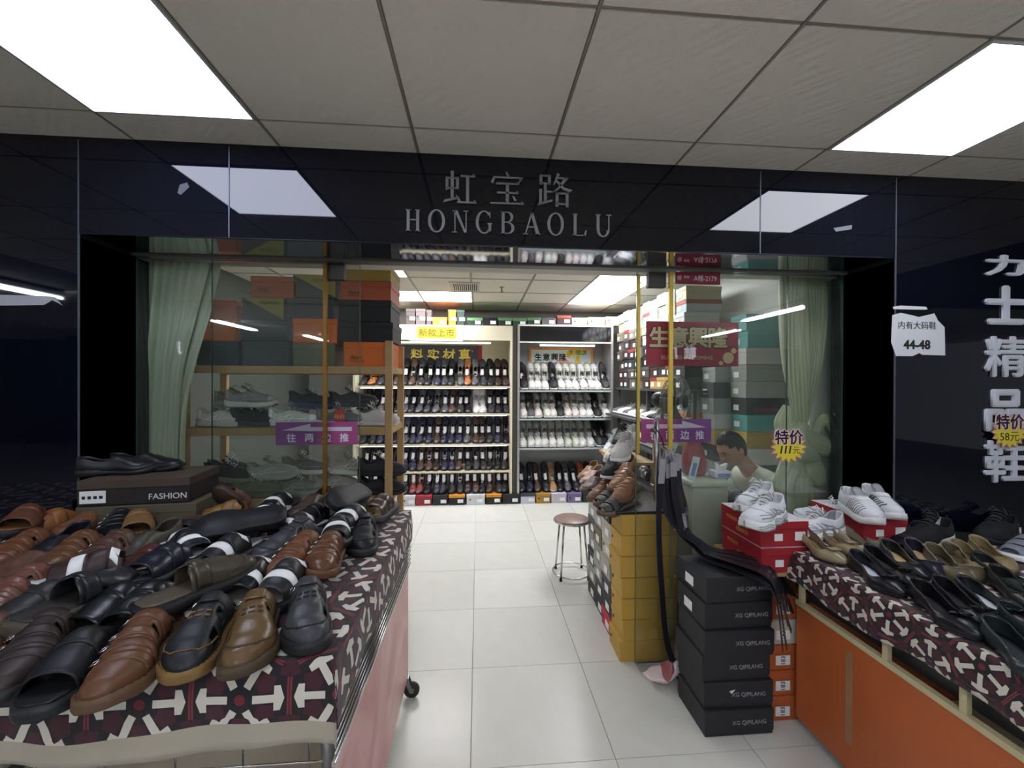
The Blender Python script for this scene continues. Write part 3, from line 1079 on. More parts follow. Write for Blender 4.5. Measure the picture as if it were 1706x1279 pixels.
        S = Last(.250, .040, [(0, .74), (.2, .74), (.42, .70), (.66, 1), (.85, .92), (1, .8)], .72, [(0, hl), (.25, hl * .9), (.55, .002), (.8, 0), (1, .006)],
                 [(0, hl + .005), (.25, hl * .9 + .005), (.55, .007), (.8, .006), (1, .012)],
                 [(0, .06), (.5, .055), (.7, .050), (.85, .042), (1, .026)],
                 [(0, .052), (.08, .046), (.25, .034), (.5, .028), (.68, .030), (.8, .034), (1, .02)], .74, .07, hand, heel_r=.15, lean=.10)
        P.append(('upper', upper_mesh(S, 26, 6, thick=.0022), 'upper'))
        P.append(('sole', sole_mesh(S, .001, 24, .001), 'sole'))
        P.append(('insole', insole_mesh(S, .03, .86, .93, .003), 'insole'))
        hb = sole_mesh(S, -.001, 10, .001, -.003, None, .005, .24, table([(0, 0), (1, 0)]), table([(0, hl + .001), (1, hl * .9)]))
        P.append(('heel', hb, 'sole'))
        rim = MB()
        pts = []
        for sd in (-1, 1):
            row = [S.p(t, sd, 1) for t in stations(20, .004, .765)]
            pts += row if sd < 0 else row[::-1]
        rim.tube(pts, .0016, 6, closed=True)
        P.append(('topline_binding', rim.mesh('rim', True), 'accent'))
        if kind == 'pump':
            P.append(('buckle_plate', MB().box(-.020, .020, .186, .214, .050, .0535, .0015).mesh('plate'), 'upper'))
        elif kind == 'bowflat':
            bw = MB()
            for sx in (-1, 1):
                bw.ribbon([(0, .195, .050), (sx * .010, .196, .056), (sx * .022, .197, .055), (sx * .024, .190, .049), (sx * .012, .188, .049), (0, .192, .050)], .014, .002, (0, 1, .2))
            bw.lathe([(.001, -.004), (.005, -.003), (.005, .004), (.001, .005)], 10, (0, .194, .051))
            P.append(('bow', bw.mesh('bow', True), 'upper'))
    _kinds[key] = P
    return P


NAMES = {'loafer': 'loafer', 'oxford': 'dress_shoe', 'moc': 'loafer', 'sneaker': 'sneaker', 'chunky': 'sneaker', 'runner': 'sneaker', 'knit': 'sneaker', 'flatsneaker': 'sneaker',
         'sandal': 'sandal', 'buckle': 'sandal', 'slip': 'slipper', 'strap': 'sandal', 'mule': 'sandal', 'pump': 'pump_shoe', 'flat': 'flat_shoe', 'bowflat': 'flat_shoe'}
DEF = {'insole': (32, 30, 30), 'sole': (20, 19, 19), 'lace': None, 'tongue': None, 'accent': None, 'outsole': (120, 118, 112), 'thread': (170, 160, 140)}


def shoe(kind, c, label, mtx, group=None, hand=1, tagged=False, light=True, **cc):
    """one shoe as a thing; mtx carries heel-to-toe along local +y"""
    t = thing(NAMES[kind], label, 'sneaker' if NAMES[kind] == 'sneaker' else 'sandal' if NAMES[kind] in ('sandal', 'slipper') else 'shoe', group=group, mtx=mtx)
    for pn, me, k in shoe_kind(kind, hand):
        col = cc.get(k)
        if k == 'upper':
            m = cc.get('um') or (leather(c, cc.get('gloss', .38)))
        elif k == 'metal':
            m = CHROME
        elif k == 'paper':
            m = PAPER
        else:
            if col is None:
                col = DEF.get(k) or c
            m = mat('rubber' if k in ('sole', 'outsole') else 'lining', col, .55)
        if k == 'paper' and not cc.get('stuffed', True):
            continue
        obj(pn, me, m, t)
    if tagged:
        obj('size_tag', TAG_ME, TAGPAPER, t, (0, .07, .056), (R(-6), 0, 0))
    return t


TAG_ME = MB().box(-.019, .019, -.045, .045, -.001, .001).mesh('tag')


def pose(loc, yaw, pitch=0., roll=0.):
    return Matrix.Translation(Vector(loc)) @ Matrix.Rotation(yaw, 4, 'Z') @ Matrix.Rotation(pitch, 4, 'X') @ Matrix.Rotation(roll, 4, 'Y')


def pose_px(heel, toe, z, dz=0., pitch=0., roll=0., L=.285):
    """lay a shoe on a level z with its heel and toe on these sight lines"""
    a, b = at(heel[0], heel[1], Z=z), at(toe[0], toe[1], Z=z)
    d = b - a
    yaw = math.atan2(-d.x, d.y)
    mid = (a + b) / 2
    st = mid - Vector((-math.sin(yaw), math.cos(yaw), 0)) * (L / 2)
    return pose((st.x, st.y, z + dz), yaw, pitch, roll)


# ---------------------------------------------------------------- shoe boxes
_boxes = {}


def box_meshes(l, w, h, lid):
    key = (round(l, 3), round(w, 3), round(h, 3), lid)
    if key not in _boxes:
        hb = h - .001
        body = MB().box(-l / 2 + .003, l / 2 - .003, -w / 2 + .003, w / 2 - .003, .0025, hb - .002).box(-l / 2 + .012, l / 2 - .012, -w / 2 + .012, w / 2 - .012, 0, .004).mesh('box_body')
        k = .034 if lid == 1 else .10 * h / .12
        lidm = MB().box(-l / 2, l / 2, -w / 2, w / 2, hb - k, hb, .0012).mesh('box_lid')
        _boxes[key] = (body, lidm)
    return _boxes[key]


LAB_ME = MB().box(-.0012, 0, -.035, .035, -.022, .022).mesh('size_label')
HOLE_ME = MB().lathe([(.0005, -.0008), (.010, -.0008), (.010, 0), (.0005, 0)], 14, (0, 0, 0), 'x').mesh('finger_hole')
LINE_ME = MB().box(-.0017, -.0012, -.026, .026, -.0018, .0018).mesh('print_line')


def shoebox(label, loc, c, rz=0., dims=(.32, .19, .118), lidc=None, lab=True, hole=False, lid=1, group=None, labx=0., name='shoe_box', tilt=None, labside=-1):
    l, w, h = dims
    t = thing(name, label, 'box', loc, rz, group)
    if tilt:
        t.rotation_euler = (tilt[0], tilt[1], rz)
    body, lm = box_meshes(l, w, h, lid)
    obj('body', body, card(c), t)
    obj('lid', lm, card(lidc or c), t)
    if lab:
        o = obj('size_label', LAB_ME, TAGPAPER, t, (-l / 2, labx * w, h * .40))
        if labside > 0:
            o.location.x = l / 2 + .0012
    if hole:
        obj('finger_hole', HOLE_ME, DARK, t, (-l / 2, w * .30, h * .52))
    return t


ORD = 'first second third fourth fifth sixth seventh eighth ninth tenth eleventh twelfth thirteenth fourteenth fifteenth sixteenth seventeenth eighteenth nineteenth twentieth'.split()
# ---------------------------------------------------------------- back display cabinets
CF, CB = 5.38, 5.82
CREAM = mat('cream_laminate', (212, 204, 178), .5)
GREYB = mat('grey_laminate', (150, 150, 152), .5)
ALU = mat('aluminium', (190, 190, 188), .35, .8)


def cabinet(label, x0, x1, shelves, backm, edgem, ztop, header, side_m):
    t = thing('display_cabinet', label, 'cabinet', (0, 0, 0))
    for x in (x0, x1 - .03):
        MB().box(x, x + .03, CF, CB, 0, ztop).build('side_panel', side_m, t)
    MB().box(x0 + .03, x1 - .03, CB - .012, CB, 0, ztop).build('back_panel', backm, t)
    MB().box(x0 + .03, x1 - .03, CF, CB - .012, ztop - .02, ztop).build('top_panel', side_m, t)
    for z in shelves:
        s_ = MB().box(x0 + .03, x1 - .03, CF, CB - .012, z - .022, z).build('shelf', edgem, t)
        MB().box(x0 + .03, x1 - .03, CF + .225, CB - .012, z, z + .05).build('riser', edgem, s_)
    return t


cl = cabinet('cream display cabinet full of mostly black leather shoes, left back wall', -1.56, .44, (1.513, 1.161, .77, .425), CREAM, CREAM, 2.29, None, CREAM)
MB().box(-1.53, .41, CF, CF + .02, 2.10, 2.27).build('header', CREAM, cl)
cr = cabinet('grey display cabinet with rows of white sneakers on glass shelves', .505, 1.77, (1.463, 1.095, .712), GREYB, mat('shelf_glass', (170, 176, 176), .15), 2.315, None, ALU)
MB().box(.535, 1.74, CF + .004, CF + .02, 2.10, 2.295).build('header', mat('black_header', (16, 16, 20), .06, ior=1.7), cr)
for z in (2.085, 2.30):
    MB().box(.53, 1.745, CF - .004, CF + .012, z - .008, z + .008).build('header_trim', mat('white_trim', (225, 225, 222), .4), cr)
MB().box(.445, .500, CF + .02, CB, 0, 2.3).build('infill_strip', mat('dark_gap', (70, 66, 60), .7), cr)

# strip lamps under the headers
for lb, x0, x1, y, z in (('white strip lamp under the cream cabinet header', -1.40, .17, 5.46, 2.073), ('short strip lamp under the black cabinet header', .80, 1.55, 5.46, 2.052)):
    t = thing('strip_lamp', lb, 'lamp', (0, y, z))
    MB().box(x0, x1, -.012, .02, .008, .024).build('housing', mat('lamp_white', (215, 215, 215), .5), t)
    MB().tube([(x0 + .01, 0, 0), (x1 - .01, 0, 0)], .010, 10).build('tube', glow('strip_glow', (255, 250, 238), TUBE), t, True)

for z, nm in ((1.513, 'top'), (1.161, 'second'), (.77, 'third'), (.425, 'fourth')):
    t = thing('strip_lamp', 'thin lit strip under the %s shelf of the cream cabinet' % nm, 'lamp', (0, CF + .06, z - .022))
    MB().box(-1.50, .38, -.012, .012, -.006, 0).build('housing', mat('lamp_white', (215, 215, 215), .5), t)
    MB().box(-1.49, .37, -.007, .007, -.010, -.006).build('diffuser', glow('shelf_glow', (238, 236, 255), 6.5), t)
# header card: new arrivals
t = thing('header_card', 'white board with yellow card and brown characters on cabinet header', 'sign', (0, CF - .012, 0))
a, b = at(682, 541, Y=CF), at(771, 567, Y=CF)
MB().box(a.x, b.x, 0, .008, b.z - .01, a.z).build('board', mat('card_white', (226, 226, 232), .5), t)
a, b = at(695, 544, Y=CF), at(760, 564, Y=CF)
MB().box(a.x, b.x, -.002, 0, b.z, a.z).build('yellow_card', mat('card_yellow', (206, 194, 46), .5), t)
text('新款上市', (b.x - a.x) / 4.6, plain((84, 52, 24)), t, ((a.x + b.x) / 2, -.0035, (a.z + b.z) / 2), sx=1.06)

# posters on the cabinet backs
t = thing('calligraphy_poster', 'dark grey poster with golden brush characters and red side bands', 'poster', (0, CB - .02, 0))
a, b = at(673, 574, Y=CB), at(803, 622, Y=CB)
MB().box(a.x - .08, b.x, 0, .008, b.z, a.z).build('sheet', plain((62, 64, 70)), t)
for x0, x1 in ((a.x - .08, a.x), (b.x - .055, b.x)):
    MB().box(x0, x1, -.002, 0, b.z, a.z).build('red_band', plain((150, 34, 48)), t)
for ch, px in (('料', 695), ('实', 722), ('材', 748), ('真', 774)):
    p = at(px, 591, Y=CB)
    text(ch, .17, mat('gold_paint', (236, 214, 96), .4), t, (p.x, -.003, p.z), bold=.004, tilt=random.uniform(-.12, .12))
p = at(787, 585, Y=CB)
MB().lathe([(.001, -.003), (.014, -.003), (.014, 0), (.001, 0)], 14, (p.x, 0, p.z), 'y').build('seal', plain((205, 70, 90)), t)
t = thing('lucky_poster', 'orange framed poster with black brush characters and yellow gourds', 'poster', (0, CB - .02, 0))
a, b = at(881, 579, Y=CB), at(987, 618, Y=CB)
x0, x1, z0, z1 = a.x, b.x, b.z - .08, a.z
MB().box(x0, x1, 0, .006, z0, z1).build('sheet', mat('poster_pale', (214, 226, 224), .5), t)
MB().box(x0, x1, -.012, 0, z1 - .03, z1).box(x0, x1, -.012, 0, z0, z0 + .03).box(x0, x0 + .03, -.012, 0, z0 + .03, z1 - .03).box(x1 - .03, x1, -.012, 0, z0 + .03, z1 - .03).build('frame', mat('orange_frame', (226, 150, 66), .5), t)
for k, ch in enumerate('生意興隆'):
    text(ch, .105, INK, t, (x0 + .13 + k * .115, -.003, z1 - .13), bold=.003)
text('财源广进 生意兴隆 万事', .030, INK, t, (x0 + .30, -.003, z1 - .215))
for gx, gz, s_ in ((.56, -.10, .8), (.64, -.08, .7), (.69, -.20, 1.1), (.75, -.06, .6)):
    for r, dz in ((.042, 0), (.026, .052), (.010, .085)):
        MB().lathe([(.001, -.004), (r * s_, -.004), (r * s_, 0), (.001, 0)], 18, (x0 + gx, 0, z1 + gz + dz * s_), 'y').build('printed_gourd', plain((236, 196, 40)), t)
for gx, gz, w, h in ((.60, -.045, .05, .03), (.70, -.04, .06, .03), (.77, -.05, .05, .04), (.48, -.24, .10, .05)):
    MB().lathe([(.001, -.0035), (w, -.0035), (w, 0), (.001, 0)], 14, (x0 + gx, 0, z1 + gz), 'y').build('printed_leaf', plain((120, 160, 70) if gx > .55 else (216, 150, 140)), t)

# shoes on the cabinets
BLK, BLK2, BRN, DBR, NVY, GRY, TAN, WHT = (36, 35, 38), (54, 54, 58), (84, 64, 56), (64, 50, 46), (48, 50, 68), (90, 90, 94), (160, 100, 56), (196, 194, 188)
CN = {BLK: 'black', BLK2: 'charcoal black', BRN: 'brown', DBR: 'dark brown', NVY: 'navy', GRY: 'grey', TAN: 'tan', WHT: 'white'}
rows_left = [
    ('top shelf', 1.513, [DBR, DBR, BLK, BLK2, GRY, TAN, GRY, BLK, BLK2, NVY, BLK, BLK2, BRN, BLK, DBR, BLK, BLK2, TAN, BLK]),
    ('second shelf', 1.161, [BLK2, BLK, BLK2, WHT, WHT, BLK, BLK2, BRN, GRY, GRY, BLK2, GRY, BLK, GRY, BLK, BLK2, GRY, BLK, BLK2]),
    ('third shelf', .77, [BLK, NVY, BLK2, DBR, BRN, GRY, NVY, NVY, NVY, BRN, NVY, NVY, NVY, GRY, BLK, BLK2, NVY, BLK, BLK]),
    ('fourth shelf', .425, [DBR, BLK, BLK, DBR, BLK2, BLK, BRN, NVY, NVY, DBR, BRN, BRN, NVY, NVY, BLK, BLK, DBR, BLK, BLK]),
    ('floor row', .13, [BLK, BLK2, DBR, BLK, BRN, DBR, BLK2, BLK, BLK, BLK2, BLK, (130, 62, 58), (130, 62, 58), BLK, BLK, BLK2, BLK, BLK, BLK])]
CN[(130, 62, 58)] = 'oxblood red'


def row_of_shoes(where, z, cols, x_first, step, kinds, cab, high=False, sole=None, tags=True):
    n = len(cols)
    for i, c in enumerate(cols):
        x = x_first + step * i + random.uniform(-.006, .006)
        kd = random.choice(kinds)
        nth = ORD[i]
        white = c[0] > 150 and c != TAN
        kw = dict(gloss=random.choice((.22, .3, .4)), insole=(226, 226, 224) if (random.random() < .7 and not white) else (190, 188, 184))
        if white or kd in ('sneaker', 'flatsneaker', 'runner', 'knit'):
            kw.update(sole=(200, 200, 196), accent=tuple(int(v * .72) for v in c), lace=(225, 225, 225) if white else None, um=mat('canvas', c, .6))
        noun = 'sneaker' if NAMES[kd] == 'sneaker' else 'leather shoe'
        lb = '%s %s, %s from %s, %s of %s' % (CN.get(c, 'grey'), noun, nth, 'right' if step < 0 else 'left', where, cab)
        dzf = random.uniform(-3, 3)
        L = .285
        pf = R(-19 + dzf)
        shoe(kd, c, lb.replace(',', ' lying toe outward,', 1), pose((x, CF + .025 + L * math.cos(pf), z - L * math.sin(pf) - .004), PI + R(random.uniform(-5, 5)), pf), 'shoes on the back cabinets', 1, not white and random.random() < .6, **kw)
        pb = R((68 if high else 61) + random.uniform(-3, 3))
        shoe(kd, c, lb.replace(',', ' standing toe up,', 1), pose((x + random.uniform(-.008, .012), CF + .245, z + (.10 if high else .075)), R(random.uniform(-4, 4)), pb, R(random.uniform(-6, 6))), 'shoes on the back cabinets', -1, not white and random.random() < .75, **kw)


for k, (wh, z, cols) in enumerate(rows_left):
    row_of_shoes(wh, z, cols, .362, -.1005, ('loafer', 'oxford', 'moc'), 'cream cabinet', k == 0)
OFF, PNK, IVY = (200, 199, 195), (200, 188, 182), (190, 194, 182)
CN.update({OFF: 'white', PNK: 'pale pink', IVY: 'ivory', (44, 52, 46): 'dark green'})
rows_right = [
    ('top shelf', 1.463, [BLK, OFF, OFF, IVY, BLK, OFF, IVY, OFF, OFF, IVY, OFF, BLK2], True),
    ('middle shelf', 1.095, [PNK, GRY, PNK, IVY, PNK, (44, 52, 46), PNK, PNK, OFF, OFF, BLK, OFF], False),
    ('lower shelf', .712, [OFF, OFF, IVY, OFF, OFF, OFF, IVY, IVY, OFF, OFF, BLK2, BLK], False)]
for wh, z, cols, hi in rows_right:
    row_of_shoes(wh, z, cols, .59, .1005, ('sneaker', 'flatsneaker', 'sneaker'), 'grey cabinet', hi)
SND = (168, 128, 84)
CN[SND] = 'sand'
row_of_shoes('floor row', .13, [BLK2, NVY, BRN, BLK2, SND, BLK, GRY, BLK2, TAN, BLK, BLK2], .59, .1005, ('loafer', 'moc'), 'grey cabinet')

# boxes under and on top of the cabinets
fb = [(-1.5, .2, (40, 38, 40), None), (-1.28, .2, (120, 50, 50), None), (-1.06, .2, (200, 200, 205), None), (-.87, .165, (205, 205, 210), None), (-.68, .20, (150, 52, 60), None), (-.475, .19, (42, 42, 46), None), (-.265, .205, (36, 34, 36), (206, 140, 50)), (-.025, .235, (206, 208, 210), None),
      (.205, .20, (40, 36, 34), (206, 140, 50)), (.43, .22, (38, 38, 44), None), (.645, .19, (200, 202, 214), (60, 60, 70)), (.845, .19, (170, 134, 60), None), (1.05, .20, (196, 192, 206), None), (1.255, .19, (120, 110, 150), None), (1.46, .19, (44, 46, 52), None)]
for k, (x, w, c, lc) in enumerate(fb):
    o = shoebox('low shoe box on the floor under back cabinet shoes, %s from left' % ORD[k], (x, CF + .13, 0), c, PI / 2, (.31, w, .128), lc, hole=k % 2 == 1, group='boxes along the cabinet base', labx=-.22)
tb = [(676, 692, 514, 541, (70, 60, 58)), (692.5, 709, 514, 541, (96, 84, 82)), (710, 719, 516, 541, (90, 80, 78)), (720, 745, 528, 541, (226, 128, 50)), (746.5, 760, 515.5, 541, (226, 120, 40)), (761, 774, 516, 541, (40, 60, 52)),
      (778, 804, 529, 543, (36, 50, 44)), (804.5, 829, 528, 543, (24, 24, 26)), (829.5, 854, 529, 543, (34, 48, 44)), (854.5, 878, 530, 543, (40, 70, 56)), (878.5, 902, 530, 543, (34, 58, 48)), (902.5, 927, 531, 543, (96, 92, 96)),
      (928, 952, 525, 543, (62, 34, 36)), (952.5, 978, 529, 543, (190, 190, 204)), (980, 1008, 528, 543, (214, 206, 176)), (1010, 1032, 527, 543, (206, 200, 178))]
for k, (xa, xb, ya, yb, c) in enumerate(tb):
    a, b = at(xa, ya, Y=CF + .02), at(xb, yb, Y=CF + .02)
    base = 2.315 if a.x > .47 else 2.29
    green = 6 <= k <= 10 and k != 7
    shoebox('shoe box on top of the back cabinets, %s from left' % ORD[k], ((a.x + b.x) / 2, CF + .02 + .16, base), c, PI / 2, (.32, b.x - a.x - .004, max(.09, a.z - base)), (92, 140, 88) if green else ((150, 60, 40) if k == 12 else None), hole=k in (0, 1, 13, 14, 15), group='boxes on the cabinet tops', labx=-.2)

# ceiling vent and sprinkler
t = thing('ceiling_vent', 'white slatted air vent in the shop ceiling', 'vent', (-.145, 4.54, CEIL))
MB().box(-.16, .16, -.20, .20, -.012, -.002).build('frame', mat('vent_white', (196, 192, 182), .5), t)
for k in range(12):
    x = -.12 + k * .0218
    MB().box(x, x + .011, -.15, .15, -.0145, -.0122).build('slot', DARK, t)
t = thing('sprinkler', 'small brass sprinkler head hanging from the shop ceiling', 'sprinkler', (.252, 4.537, CEIL))
MB().lathe([(.03, -.004), (.03, 0), (.012, .0)], 16).build('rose', STEEL, t, True)
MB().lathe([(.008, -.05), (.008, -.004)], 10).build('stem', mat('brass', (150, 130, 90), .35, .9), t, True)
MB().lathe([(.02, -.056), (.022, -.053), (.004, -.05)], 16).build('deflector', mat('brass', (150, 130, 90), .35, .9), t, True)

# ---------------------------------------------------------------- right side wall: shelving and stacked boxes
t = thing('wall_shelving', 'dark shelving along right wall holding shoes and stacked shoe boxes', 'shelf')
SHM = mat('dark_shelf', (70, 70, 72), .5)
for z in (1.50, 1.17, .90, .5):
    MB().box(1.80 if z > 1.4 else 1.66, 2.30, 3.42, 5.36, z - .022, z).build('shelf_board', SHM, t)
for y in (3.43, 4.4, 5.34):
    MB().box(1.82, 1.85, y - .015, y + .015, 0, 1.478).build('upright', SHM, t)
    MB().box(2.27, 2.30, y - .015, y + .015, 0, 1.478).build('upright', SHM, t)
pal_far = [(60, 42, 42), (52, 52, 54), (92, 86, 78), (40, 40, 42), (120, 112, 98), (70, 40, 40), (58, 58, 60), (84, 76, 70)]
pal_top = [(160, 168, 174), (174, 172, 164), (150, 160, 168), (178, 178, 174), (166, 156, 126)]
names_row = ['lowest', 'second lowest', 'third lowest', 'fourth lowest', 'fifth lowest', 'sixth lowest', 'seventh lowest', 'eighth lowest', 'ninth lowest']
for k in range(9):
    y = 5.25 - k * .20
    n = 8
    z = 1.50
    for r in range(n):
        h = random.uniform(.112, .122)
        if z + h > CEIL - .09:
            break
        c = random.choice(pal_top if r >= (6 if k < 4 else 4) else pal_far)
        if r == 0 and k in (5, 6, 7):
            c = (196, 160, 96)
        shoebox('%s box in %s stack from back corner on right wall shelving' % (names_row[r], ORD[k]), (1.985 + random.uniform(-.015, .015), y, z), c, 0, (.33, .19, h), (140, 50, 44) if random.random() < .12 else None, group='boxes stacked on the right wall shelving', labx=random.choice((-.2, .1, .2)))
        z += h + .0005
for n_, y in enumerate((5.2, 5.02, 4.84, 4.66, 4.3, 4.1, 3.9, 3.65)):
    for z, nm in ((1.17, 'upper'), (.90, 'lower')):
        c = random.choice([OFF, BLK, OFF, GRY, SND, OFF])
        for s_ in (0, 1):
            shoe('sneaker', c, '%s sneaker on %s right wall shelf, %s pair from back corner, %s shoe' % (CN[c], nm, ORD[n_], 'nearer' if s_ == 0 else 'farther'), pose((2.02, y - .05 + .1 * s_, z), PI / 2 + R(random.uniform(-6, 6))), 'sneakers on the right wall shelving', 1, sole=(226, 226, 222), insole=(200, 200, 198), um=mat('canvas', c, .6), accent=tuple(int(v * .85) for v in c))
# nearer stacks standing on the floor behind the man
TEAL = (92, 158, 156)
near = [(3.20, 2.25, 2.105, [(TEAL, 'teal'), (TEAL, 'teal'), ((190, 188, 184), 'pale grey'), ((150, 152, 150), 'mid grey'), ((158, 160, 158), 'mid grey'), ((44, 40, 44), 'black'), (TEAL, 'teal'), ((176, 152, 76), 'mustard'), ((206, 206, 202), 'white'), ((40, 40, 42), 'black'), ((120, 122, 122), 'grey'), ((34, 34, 36), 'black'), ((170, 170, 168), 'grey'), ((60, 58, 58), 'black'), ((140, 138, 130), 'grey'), ((44, 44, 46), 'black')], 'nearest stack behind the man'),
        (3.43, 2.12, 1.70, [((160, 166, 168), 'grey'), ((64, 66, 70), 'dark grey'), ((150, 154, 158), 'grey'), ((196, 198, 200), 'white'), ((196, 172, 116), 'kraft'), ((70, 70, 74), 'black'), ((190, 190, 188), 'white'), ((52, 52, 54), 'black'), ((120, 120, 120), 'grey'), ((44, 44, 46), 'black'), ((90, 88, 84), 'grey'), ((40, 40, 42), 'black'), ((110, 110, 108), 'grey')], 'second stack behind the man'),
        (3.66, 2.00, 1.68, [((64, 66, 70), 'dark grey'), ((150, 154, 156), 'grey'), ((186, 190, 190), 'white'), ((232, 140, 40), 'orange'), ((226, 130, 40), 'orange'), ((190, 170, 110), 'kraft'), ((196, 172, 110), 'kraft'), ((60, 60, 62), 'black'), ((150, 150, 148), 'grey'), ((40, 40, 42), 'black'), ((120, 118, 112), 'grey'), ((40, 40, 42), 'black'), ((110, 110, 108), 'grey')], 'third stack behind the man')]
for y, xc, ztop, cols, nm in near:
    n = len(cols)
    h = ztop / n
    for r, (c, cn) in enumerate(cols):
        o = shoebox('%s shoe box, %s from the top of %s' % (cn, ORD[r], nm), (xc + random.uniform(-.014, .014), y, ztop - (r + 1) * h), c, 0, (.33, .20, h - .0005), hole=r % 3 == 2, group='boxes stacked behind the man', labx=.15)
        if cn == 'black' and r == 5 and y < 3.3:
            MB().box(-.10, .10, -.1008, -.1002, .03, .055).build('red_print', plain((120, 40, 50)), o)

# ---------------------------------------------------------------- boxes along the aisle with a display of sandals on top
YEL = (190, 152, 66)
for r in range(7):
    shoebox('mustard yellow shoe box by the door edge, %s from the floor' % ORD[r], (.795 + .16 + random.uniform(-.008, .014), 2.375, r * .118), YEL, R(random.uniform(-1.5, 1.5)), (.32, .20, .1175), hole=True, lab=False, lid=1, group='yellow boxes by the right door')
aisle = [(2.585, .80, [((190, 52, 70), 'red'), ((42, 40, 44), 'black'), ((70, 66, 72), 'grey'), ((176, 170, 156), 'beige'), ((196, 190, 176), 'cream'), ((188, 182, 166), 'cream'), ((30, 30, 32), 'black')]),
         (2.79, .815, [((44, 46, 46), 'black'), ((60, 64, 60), 'dark green'), ((160, 158, 150), 'grey'), ((150, 148, 140), 'grey'), ((120, 110, 84), 'olive'), ((176, 176, 172), 'pale grey'), ((36, 36, 38), 'black')]),
         (2.995, .83, [((52, 56, 54), 'black'), ((150, 150, 148), 'grey'), ((48, 50, 50), 'black'), ((140, 140, 140), 'grey'), ((84, 90, 88), 'slate'), ((170, 170, 168), 'pale grey'), ((40, 40, 42), 'black')])]
for k, (y, x, cols) in enumerate(aisle):
    for r, (c, cn) in enumerate(cols):
        shoebox('%s shoe box, %s from floor, %s stack behind the yellow boxes' % (cn, ORD[r], ORD[k]), (x + .16 + random.uniform(-.008, .012), y, r * .1165), c, 0, (.32, .195, .116), hole=r % 2 == 0, group='boxes along the aisle', labx=-.12)
bd = tag(MB().box(.77, 1.15, 2.28, 3.12, .827, .842, .004).build('display_board', plain((26, 26, 28), .35)), 'black board on the box stacks, carrying sandals', 'board')
t = thing('step_stand', 'light wooden step stand behind the sandals, shoes on its steps', 'stand', (0, 0, 0))
for x0, x1, z in ((1.02, 1.26, 1.0), (1.26, 1.50, 1.14)):
    MB().box(x0, x1, 2.86, 3.46, z - .02, z).build('step', WOOD, t)
    for y in (2.88, 3.40):
        MB().box(x1 - .03, x1, y, y + .03, 0, z - .02).build('leg', WOOD, t)
dsp = [((1056, 836), (998, 852), .842, 'strap', (64, 68, 66), 'grey'), ((1050, 820), (984, 840), .842, 'strap', (88, 92, 88), 'pale grey'), ((1030, 812), (976, 832), .842, 'sandal', (120, 84, 60), 'brown strapped'),
       ((1012, 798), (962, 816), .842, 'moc', (120, 100, 98), 'mauve grey'), ((1010, 788), (962, 804), .842, 'moc', (180, 150, 136), 'dusty pink'), ((1000, 780), (960, 796), .842, 'moc', (150, 112, 84), 'tan'),
       ((1062, 812), (1022, 832), .90, 'buckle', (132, 92, 64), 'brown buckled'), ((1060, 795), (1012, 815), .93, 'buckle', (150, 110, 76), 'camel buckled'),
       ((1062, 770), (1020, 792), 1.0, 'moc', (156, 116, 90), 'pale brown'), ((1056, 760), (1016, 780), 1.0, 'moc', (140, 98, 74), 'chestnut'), ((1040, 770), (1004, 786), 1.0, 'sneaker', BLK, 'black'),
       ((1040, 748), (1004, 762), 1.0, 'sneaker', OFF, 'white'), ((1036, 738), (1000, 752), 1.0, 'sneaker', (190, 200, 208), 'ice blue'), ((1052, 742), (1022, 756), 1.14, 'sneaker', OFF, 'white'),
       ((1048, 722), (1018, 738), 1.14, 'sneaker', BLK, 'black and white'), ((1062, 726), (1036, 742), 1.14, 'sneaker', OFF, 'white')]
for k, (h_, t_, z, kd, c, cn) in enumerate(dsp):
    kw = dict(sole=(226, 226, 222), um=mat('canvas', c, .6), accent=(210, 210, 210)) if kd == 'sneaker' else dict(sole=(96, 80, 64), insole=(110, 80, 58), stuffed=False)
    shoe(kd, c, '%s %s beside the aisle above the boxes, %s from the yellow stack' % (cn, 'sneaker' if kd == 'sneaker' else 'sandal' if kd in ('strap', 'sandal', 'buckle') else 'casual shoe', ORD[k]), pose_px(h_, t_, z, .001, R(-8) if z < .95 else R(-14)), 'shoes above the aisle boxes', **kw)


# ---------------------------------------------------------------- wooden rack behind the left glass
RX0, RX1, RY0, RY1 = -1.72, -.515, 2.56, 2.98
t = thing('shoe_rack', 'pale wooden rack behind left glass with sneakers and boxes', 'rack')
for x in (RX0, RX1 - .042):
    for y in (RY0, RY1 - .036):
        MB().box(x, x + .042, y, y + .036, 0, 1.81, .003).build('post', WOOD, t)
shelf_z = (1.655, 1.290, .872, .46)
for z in shelf_z:
    for x in (RX0, RX1 - .042):
        MB().box(x + .004, x + .038, RY0 + .036, RY1 - .036, z - .04, z, .002).build('side_rail', WOOD, t)
    MB().box(RX0 + .042, RX1 - .042, RY0 + .002, RY0 + .03, z - .045, z, .002).build('front_rail', WOOD, t)
    MB().box(RX0 + .042, RX1 - .042, RY1 - .03, RY1 - .002, z - .045, z, .002).build('back_rail', WOOD, t)
    for k in range(4):
        y = RY0 + .034 + k * .088
        MB().box(RX0 + .042, RX1 - .042, y, y + .082, z - .018, z - .001).build('slat', WOOD, t)
